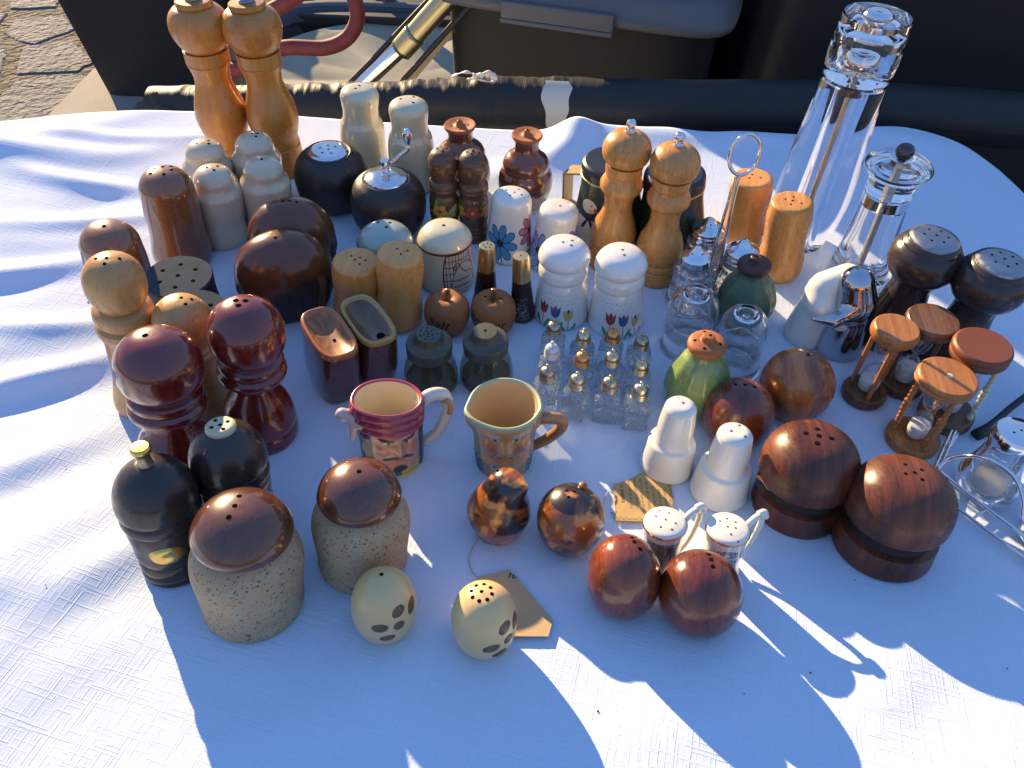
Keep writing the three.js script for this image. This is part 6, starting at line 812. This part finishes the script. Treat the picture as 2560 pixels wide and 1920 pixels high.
// small picture mugs with pierced tops
{
  const pic = (k) => canvasTex(1024, 512, (x, w, h) => { x.fillStyle = '#e9e6dd'; x.fillRect(0, 0, w, h); const o = 500; if (k) { for (let i = 0; i < 900; i++) { x.fillStyle = ['#33508c', '#4a6ba8', '#8a8a52', '#2a3760', '#b9b28e', '#5c7a4a'][i % 6]; x.globalAlpha = 0.7; const a = rnd() * 6.3, r = Math.sqrt(rnd()); x.beginPath(); x.ellipse(o + Math.cos(a) * r * 170, 250 + Math.sin(a) * r * 170, rr(4, 16), rr(3, 9), rnd() * 3, 0, 7); x.fill(); } } else { x.fillStyle = '#8f8f9c'; x.fillRect(o - 160, 70, 320, 330); x.fillStyle = '#6d5148'; x.fillRect(o - 60, 110, 220, 130); for (let i = 0; i < 700; i++) { x.fillStyle = ['#3f6b34', '#28451f', '#5a4a34', '#6f8a4a'][i % 4]; x.globalAlpha = 0.7; x.beginPath(); x.ellipse(o - 160 + rnd() * (i % 3 ? 150 : 320), (i % 3 ? 80 : 240) + rnd() * (i % 3 ? 320 : 160), rr(4, 12), rr(3, 8), 0, 0, 7); x.fill(); } x.globalAlpha = 0.9; x.fillStyle = '#c9c3a8'; x.beginPath(); x.moveTo(o - 10, 400); x.lineTo(o + 40, 400); x.lineTo(o + 50, 200); x.lineTo(o + 38, 200); x.fill(); } x.globalAlpha = 1; x.fillStyle = '#b07a2c'; x.fillRect(0, 0, w, 12); });
  const body = [[12.6, 0], [13.6, 0.6, 1], [13.6, 3], [12.6, 5], [12.6, 23], [13.7, 36], [14.3, 42, 1]], topP = [[14.3, 41.6], [14.5, 42.6, 1], [13.9, 43.6], [9, 45.6], [0, 46.4]], hm = mat({ c: [0.2, 0.17, 0.13], roughness: 0.8 });
  const mk = (label, at, k, list) => { const t = thing('mug_shaker', label, 'shaker', at, 0, 'mug shaped shakers with gilt rims'); add(t, 'body', lathe(body, { uv: 'norm' }), mat({ map: pic(k), roughness: 0.2, clearcoat: 0.9, clearcoatRoughness: 0.06 })); add(t, 'foot', lathe([[0, 0.3], [12.6, 0.3]]), M.white); add(t, 'gilt_rim', lathe([[14.2, 41], [14.8, 42], [14.4, 43]]), M.copper); add(t, 'top', lathe(topP), M.white); holes(t, topP, list, 0.85, hm);
    add(t, 'handle', sweep([[12, 38, -4], [18, 44.5, -7], [23, 45, -10], [25, 38, -11], [23, 27, -10], [19, 16, -8], [12, 8, -4]], (u) => 2.5 - 0.7 * u, { n: 40, seg: 12 }), M.white); add(t, 'handle_knop', sweep([[21, 47, -9], [25, 47.5, -10.5], [27, 43, -11]], 2.6, { n: 12, seg: 10 }), M.white); };
  mk('small white mug shaped shaker with a landscape picture and seven holes, left of the two', L.mug1, 0, [[0, 0], [-6, -3], [-3, -8], [3, -6], [-4, 6], [6, 3], [3, 8]]); mk('small white mug shaped shaker with a blue pattern and seven holes, right of the two', L.mug2, 1, [[-1, 1], [-5, -4], [0, -6], [5, -3], [4, 2], [0, 7], [4, 12]]);
}
// tortoiseshell glazed bird and ball
{
  const f = (x, y, z) => Math.max(smin(smin(cap([0, 6, 0], [-0.5, 20, 0], 14.5, 18.8)(x, y, z), cap([0, 22, 0], [3, 46, 0], 18.6, 13)(x, y, z), 16), cap([9, 48, 4], [18, 56, 7], 8, 1.4)(x, y, z), 9), -y);
  const t = thing('bird_shaker', 'tortoiseshell glazed bird shaped shaker with a pointed beak', 'shaker', L.k1, -8, 'tortoiseshell glazed pair'); add(t, 'body', sdfMesh(f, [-26, -1, -26], [30, 72, 26], 1.4), M.tortoise); for (const [x, y, z] of [[-4, 57.3, -2], [2, 58.0, 1]]) { const o = add(t, 'hole', holeGeo(1.1), holeMat); o.position.set(x / 1000, y / 1000, z / 1000); }
  const pr = [[0, 0], [11, 0, 1], [14.6, 2], [21.5, 12], [23.4, 24], [21.5, 35.5], [15, 44.4], [7, 48.4], [0, 49.4]];
  const b = thing('ball_shaker', 'tortoiseshell glazed ball shaker with three holes and a small nub', 'shaker', L.k2, 0, 'tortoiseshell glazed pair'); add(b, 'body', lathe(pr), M.tortoise); holes(b, pr, [[-4, -3], [1, -2], [-3, 3]], 1.2); const n = add(b, 'nub', lathe([[3.2, 0], [3, 2.4], [2, 3.2], [0, 3.3]]), M.tortoise); n.position.set(0.007, 0.0462, -0.009); n.rotation.set(-0.3, 0, -0.25);
}
// dark rounded pair like polished shells
{
  const band = tex(512, 512, (u, v) => { const n = fbm(u * 5, v * 5, 5, 101, 5), gr = fbm(u * 26, v * 3, 26, 103, 3), e = 0.53 + 0.20 * (fbm(u * 5, 0.3, 5, 105, 3) - 0.5) + 0.08 * (pn(u * 22, 0.2, 22, 1, 4) - 0.5); const topc = mixc([0.19, 0.062, 0.022], [0.065, 0.024, 0.012], n), low = mixc([0.24, 0.11, 0.04], [0.024, 0.015, 0.010], sst(0.22, 0.5, gr)); return mixc(low, topc, sst(e - 0.02, e + 0.03, v)); });
  const rg = tex(256, 256, (u, v) => 0.30 + 0.5 * sst(0.60, 0.5, v), false);
  const m = mat({ map: band, roughness: 0.8, roughnessMap: rg, clearcoat: 0.3, clearcoatRoughness: 0.08 });
  const pr = [[0, 0], [30, 0, 1], [35, 4], [41, 18], [44, 36], [42.5, 52], [36, 65], [25, 74.5], [12, 79], [0, 80.4]];
  const mk = (label, at, list, k, kh) => { const t = thing('dark_shell_shaker', label, 'shaker', at, 24, 'dark polished shell like shakers'); const q = pr.map((p) => [p[0] * k, p[1] * kh, p[2]]); add(t, 'body', lathe(q, { uv: 'norm', seg: 120, n: 9, sz: 0.72, disp: (th, y, r) => (sst(0.62, 0.45, y / (80 * kh)) * (2.4 * (pn((th + 4) * 9, y * 0.05 + 3, 57, 99, 3) - 0.5) + 1.9 * (pn((th + 4) * 22, y * 0.08 + 3, 138, 99, 5) - 0.5)) + 1.2 * (pn((th + 4) * 1.5, y * 0.03, 9, 99, 8) - 0.5)) * sst(2, 12, y) * sst(2, 12, r) }), m); holes(t, q, list, 1.5, holeMat, 1, 0.72); };
  mk('broad dark brown polished shell like shaker with one hole, front of the overlapping two', L.nut1, [[-2, 2]], 0.98, 1.02); mk('broad dark brown polished shell like shaker with a row of holes, behind its twin', L.nut2, [[-4, -1], [2, 0], [8, 2]], 0.92, 1.08);
}
// twelve tiny pressed glass shakers
{
  const sq = []; for (const [y, a, p] of [[0, 8, 5], [0.6, 9.8, 6], [2, 10.6, 7], [4, 10.7, 8], [8, 10.7, 8], [12, 10.7, 8], [16, 10.7, 8], [20, 10.7, 8], [23.5, 10.6, 7], [26, 9.6, 5], [28.4, 7, 3], [29.6, 5.4, 2], [33, 5.2, 2]]) sq.push([y, a, a, p]);
  const fine = []; for (let i = 0; i < sq.length - 1; i++) for (let k = 0; k < 3; k++) fine.push(sq[i].map((v, e) => lerp(v, sq[i + 1][e], k / 3))); fine.push(sq[sq.length - 1]); fine.unshift([0, 0.01, 0.01, 2]); fine.push([33, 0.01, 0.01, 2]);
  const gg = loft(fine, { seg: 64, disp: (th, y) => { if (y < 3 || y > 24) return 0; const s = Math.sin(th), c = Math.cos(th), u = Math.abs(s) > Math.abs(c) ? c / Math.abs(s) : s / Math.abs(c), v = (y - 13.5) / 10.5; return -0.12 * Math.max(gs((u - v) / 0.16), gs((u + v) / 0.16), 0.6 * gs((u - v - 0.7) / 0.12), 0.6 * gs((u + v - 0.7) / 0.12), 0.6 * gs((u - v + 0.7) / 0.12), 0.6 * gs((u + v + 0.7) / 0.12)); } });
  const capP = [[6.1, 31.5], [6.6, 32.3], [6.1, 33.2], [6.6, 34.2], [6.1, 35.2], [6.5, 36.2], [6, 37.3], [6.1, 39], [5.3, 41.6], [3.2, 43.6], [1.2, 44.4], [1, 45.4], [1.7, 46.6], [1.2, 47.9], [0, 48.2]], cg = lathe(capP, { seg: 28 });
  const sets = [['old_silver', 'dark tarnished', M.oldSilver], ['g', 'pale gold', M.silverGold], ['c', 'copper gold', M.copper], ['o', 'dark tarnished', M.oldSilver], ['f', 'frosted white', M.frosted], ['c', 'bright copper', M.copper], ['g', 'pale gold', M.silverGold], ['b', 'yellow gold', M.silverGold], ['o', 'brownish silver', M.oldSilver], ['g', 'pale gold', M.silverGold], ['o', 'brownish silver', M.oldSilver], ['g', 'pale gold', M.silverGold]];
  const pos = [[34, -491], [59, -481], [84, -485], [108, -478], [32, -463], [57, -455], [82, -457], [105, -449], [28, -436], [52, -429], [78, -427], [102, -421]];
  const rowN = ['back', 'middle', 'front'], colN = ['leftmost', 'second from left', 'third from left', 'rightmost'];
  let proto = null;
  pos.forEach(([x, z], i) => {
    const label = `tiny glass shaker with a ${sets[i][1]} cap, ${colN[i % 4]} in the ${rowN[Math.floor(i / 4)]} row`;
    let t; if (!proto) { t = proto = thing('tiny_glass_shaker', label, 'shaker', [x, z, 0], 0, 'tiny pressed glass shakers in three rows'); add(t, 'bottle', gg, M.pressed); add(t, 'cap', cg, sets[i][2]); holes(t, capP, [[0.2, 3.4], [-3, 1.6], [3.2, 1.2]], 0.5); }
    else { t = copyOf(proto, label, [x, z, 0]); t.children.find((c) => c.name === 'cap').material = sets[i][2]; }
    t.rotation.y = (-8 + [0, 3, -4, 5, 2, -3, 4, 8, -2, -10, 3, 6][i]) * D2R;
  });
}
// kraft tags and their strings
{
  const sh = new THREE.Shape(); [[80.6, 352.4], [93.7, 358.2], [105.8, 367.7], [125.7, 368.2], [124.5, 338.5], [121, 318], [80, 317.5]].forEach(([x, y], i) => (i ? sh.lineTo(x / 1000, y / 1000) : sh.moveTo(x / 1000, y / 1000)));
  const g = new THREE.ExtrudeGeometry(sh, { depth: 0.0006, bevelEnabled: false }); g.rotateX(-Math.PI / 2);
  const u = g.attributes.uv, p = g.attributes.position; for (let i = 0; i < u.count; i++) u.setXY(i, (p.getX(i) - 0.078) / 0.049, (-p.getZ(i) - 0.3165) / 0.053);
  const m = mat({ map: canvasTex(1024, 1024, (x, w, h) => { x.fillStyle = '#b99a66'; x.fillRect(0, 0, w, h); for (let i = 0; i < 3000; i++) { x.fillStyle = `rgba(${rnd() < 0.5 ? '120,90,50' : '220,190,140'},.15)`; x.fillRect(rnd() * w, rnd() * h, rr(2, 12), 2); } x.strokeStyle = '#3b2c1c'; x.lineWidth = 6; x.save(); x.beginPath(); const P = [[22, 310], [298, 200], [555, 20], [975, 14], [965, 590], [903, 975], [22, 985]]; P.forEach(([a, b], i) => (i ? x.lineTo(a, b) : x.moveTo(a, b))); x.closePath(); x.stroke(); x.beginPath(); for (let i = 0; i < P.length; i++) { const a = P[i], b = P[(i + 1) % P.length], L2 = Math.hypot(b[0] - a[0], b[1] - a[1]), n = Math.round(L2 / 46), nx = -(b[1] - a[1]) / L2, ny = (b[0] - a[0]) / L2; for (let k = 0; k <= n; k++) { const q = k / n, e = k % 2 ? 44 : 6; x.lineTo(lerp(a[0], b[0], q) + nx * e, lerp(a[1], b[1], q) + ny * e); } } x.stroke(); x.fillStyle = '#3b2c1c'; x.beginPath(); x.moveTo(850, 14); x.lineTo(975, 14); x.lineTo(968, 150); x.fill(); x.fillStyle = '#2c2015'; x.translate(205, 800); x.rotate(-Math.PI / 2); x.font = '700 66px sans-serif'; x.fillText('BAOBAB TZ.', 120, 0); x.font = 'italic 60px sans-serif'; ['This pod comes from the', 'hundreds of cream of tartar', 'tree in Africa. It is also', 'known locally as the', 'upside-down tree', 'as its branches', 'resemble roots.'].forEach((s, i) => x.fillText(s, 10, 118 + i * 92, 690)); x.restore(); }), roughness: 0.85 });
  const t = tag(new THREE.Mesh(g, m), 'kraft card tag with handwritten text lying behind the small picture mugs', 'tag'); t.name = 'card_tag'; drape(g); t.position.y = T + 0.0025; t.castShadow = t.receiveShadow = true; scene.add(t);
  const s2 = new THREE.Shape(); [[-17.5, 262.3], [3.9, 269.7], [32.7, 231.5], [29.7, 219.6], [5.8, 218.6]].forEach(([x, y], i) => (i ? s2.lineTo(x / 1000, y / 1000) : s2.moveTo(x / 1000, y / 1000)));
  const g2 = new THREE.ExtrudeGeometry(s2, { depth: 0.0006, bevelEnabled: false }); g2.rotateX(-Math.PI / 2); const u2 = g2.attributes.uv, p2 = g2.attributes.position; for (let i = 0; i < u2.count; i++) u2.setXY(i, (p2.getX(i) + 0.019) / 0.056, (-p2.getZ(i) - 0.2145) / 0.060);
  const t2 = tag(new THREE.Mesh(g2, mat({ map: canvasTex(512, 512, (x, w, h) => { x.fillStyle = '#bda27a'; x.fillRect(0, 0, w, h); x.fillStyle = '#20242e'; x.save(); x.translate(190, 100); x.rotate(0.1); x.font = 'italic 700 52px sans-serif'; x.fillText('16', 0, 0); x.restore(); }), roughness: 0.85 })), 'brown price card marked 16 under the cream egg with nine holes', 'price card'); t2.name = 'price_card'; drape(g2); t2.position.y = T + 0.0026; t2.castShadow = t2.receiveShadow = true; scene.add(t2);
  const mS = mat({ c: [0.42, 0.40, 0.36], roughness: 0.9 });
  const st = (name, label, pts) => { const o = tag(new THREE.Mesh(drape(sweep(pts, 0.45, { n: 40, seg: 6 })), mS), label, 'string'); o.name = name; o.position.y = T; o.castShadow = true; scene.add(o); };
  st('string', 'thin grey string from the bird shaker down to the price card', [[-15.7, 2.5, -303], [-20.6, 2.4, -292], [-24.4, 2.4, -279.3], [-21.9, 2.6, -267.6], [-13.6, 3.4, -257]]); st('string_001', 'thin grey string from the kraft tag towards the tortoiseshell ball', [[82, 3.2, -341], [76, 7, -342], [70.8, 4, -330.5], [67.4, 2.4, -314.3], [66, 2.4, -303]]);
}
// wire caddy with clear shakers at the right edge
{
  const o = new THREE.Group(); o.name = 'wire_caddy'; scene.add(o); o.position.set(0, T, 0); tag(o, 'chrome wire caddy cut by the right edge of the picture', 'caddy');
  const W = (pts, r = 1.3, n = 60) => drape(sweep(pts, r, { n, seg: 8 }));
  add(o, 'tray_frame', mergeGeometries([W([[324, 12, -366], [326, 8, -360], [345, 5, -332], [372, 5, -292], [410, 5, -240]]), W([[326, 22, -366], [346, 20, -336], [372, 19, -296], [410, 18, -240]]), W([[324, 12, -366], [342, 10, -392], [362, 9, -420]]), W([[326, 22, -366], [338, 24, -384], [352, 24, -404], [358, 18, -408], [352, 10, -400]])]), M.mirror);
  add(o, 'loop_handle', W([[325, 22, -367], [332, 32, -370], [344, 48, -358], [356, 50, -340], [362, 40, -326], [364, 27, -316], [372, 22, -312], [384, 24, -318], [400, 30, -322]], 1.6), M.mirror);
  add(o, 'cross_wire', mergeGeometries([W([[345, 5, -332], [370, 5, -350], [400, 5, -372]]), W([[372, 5, -292], [396, 5, -312], [420, 5, -332]])]), M.mirror);
  const gp = [[0, 4], [18, 4.6], [20.8, 8], [18, 22], [14.6, 36], [13.8, 44, 1], [15.6, 44, 1], [16.4, 36], [20, 22], [23.4, 10], [23, 3], [20, 0.4], [0, 0.8]], lp = [[16.2, 43], [16.8, 44, 1], [16.4, 58], [15.2, 60.6, 1], [8, 62], [0, 62.4]];
  const mk = (label, at) => { const t = thing('caddy_shaker', label, 'shaker', at, 0, 'clear glass shakers in the wire caddy', 7); add(t, 'jar', lathe(gp), M.acrylic); add(t, 'salt_fill', lathe([[0, 5.5], [16, 5.8], [18, 7.5, 1], [0, 8.5]]), M.sand); add(t, 'lid', lathe(lp), M.mirror); holes(t, lp, [[0, 0], [-6, 2], [5, -4], [4, 6]], 0.9); };
  mk('clear glass shaker with a chrome lid in the wire caddy, behind the other', [368, -364, 2]); mk('clear glass shaker in the wire caddy, lowest at the right edge', [393, -314, 2]);
  const st = tag(new THREE.Mesh(sweep([[384, 3, -420], [392, 5, -424], [420, 10, -446], [470, 16, -482], [520, 20, -520]], (u) => 3.4 + 2.6 * gs((u - 0.02) / 0.08), { n: 40, seg: 10, flat: 0.8 }), M.blackMatt), 'black bar lying on the cloth behind the wire caddy', 'bar'); st.name = 'black_bar'; st.position.y = T; st.castShadow = true; scene.add(st);
}
renderer.render(scene, camera);
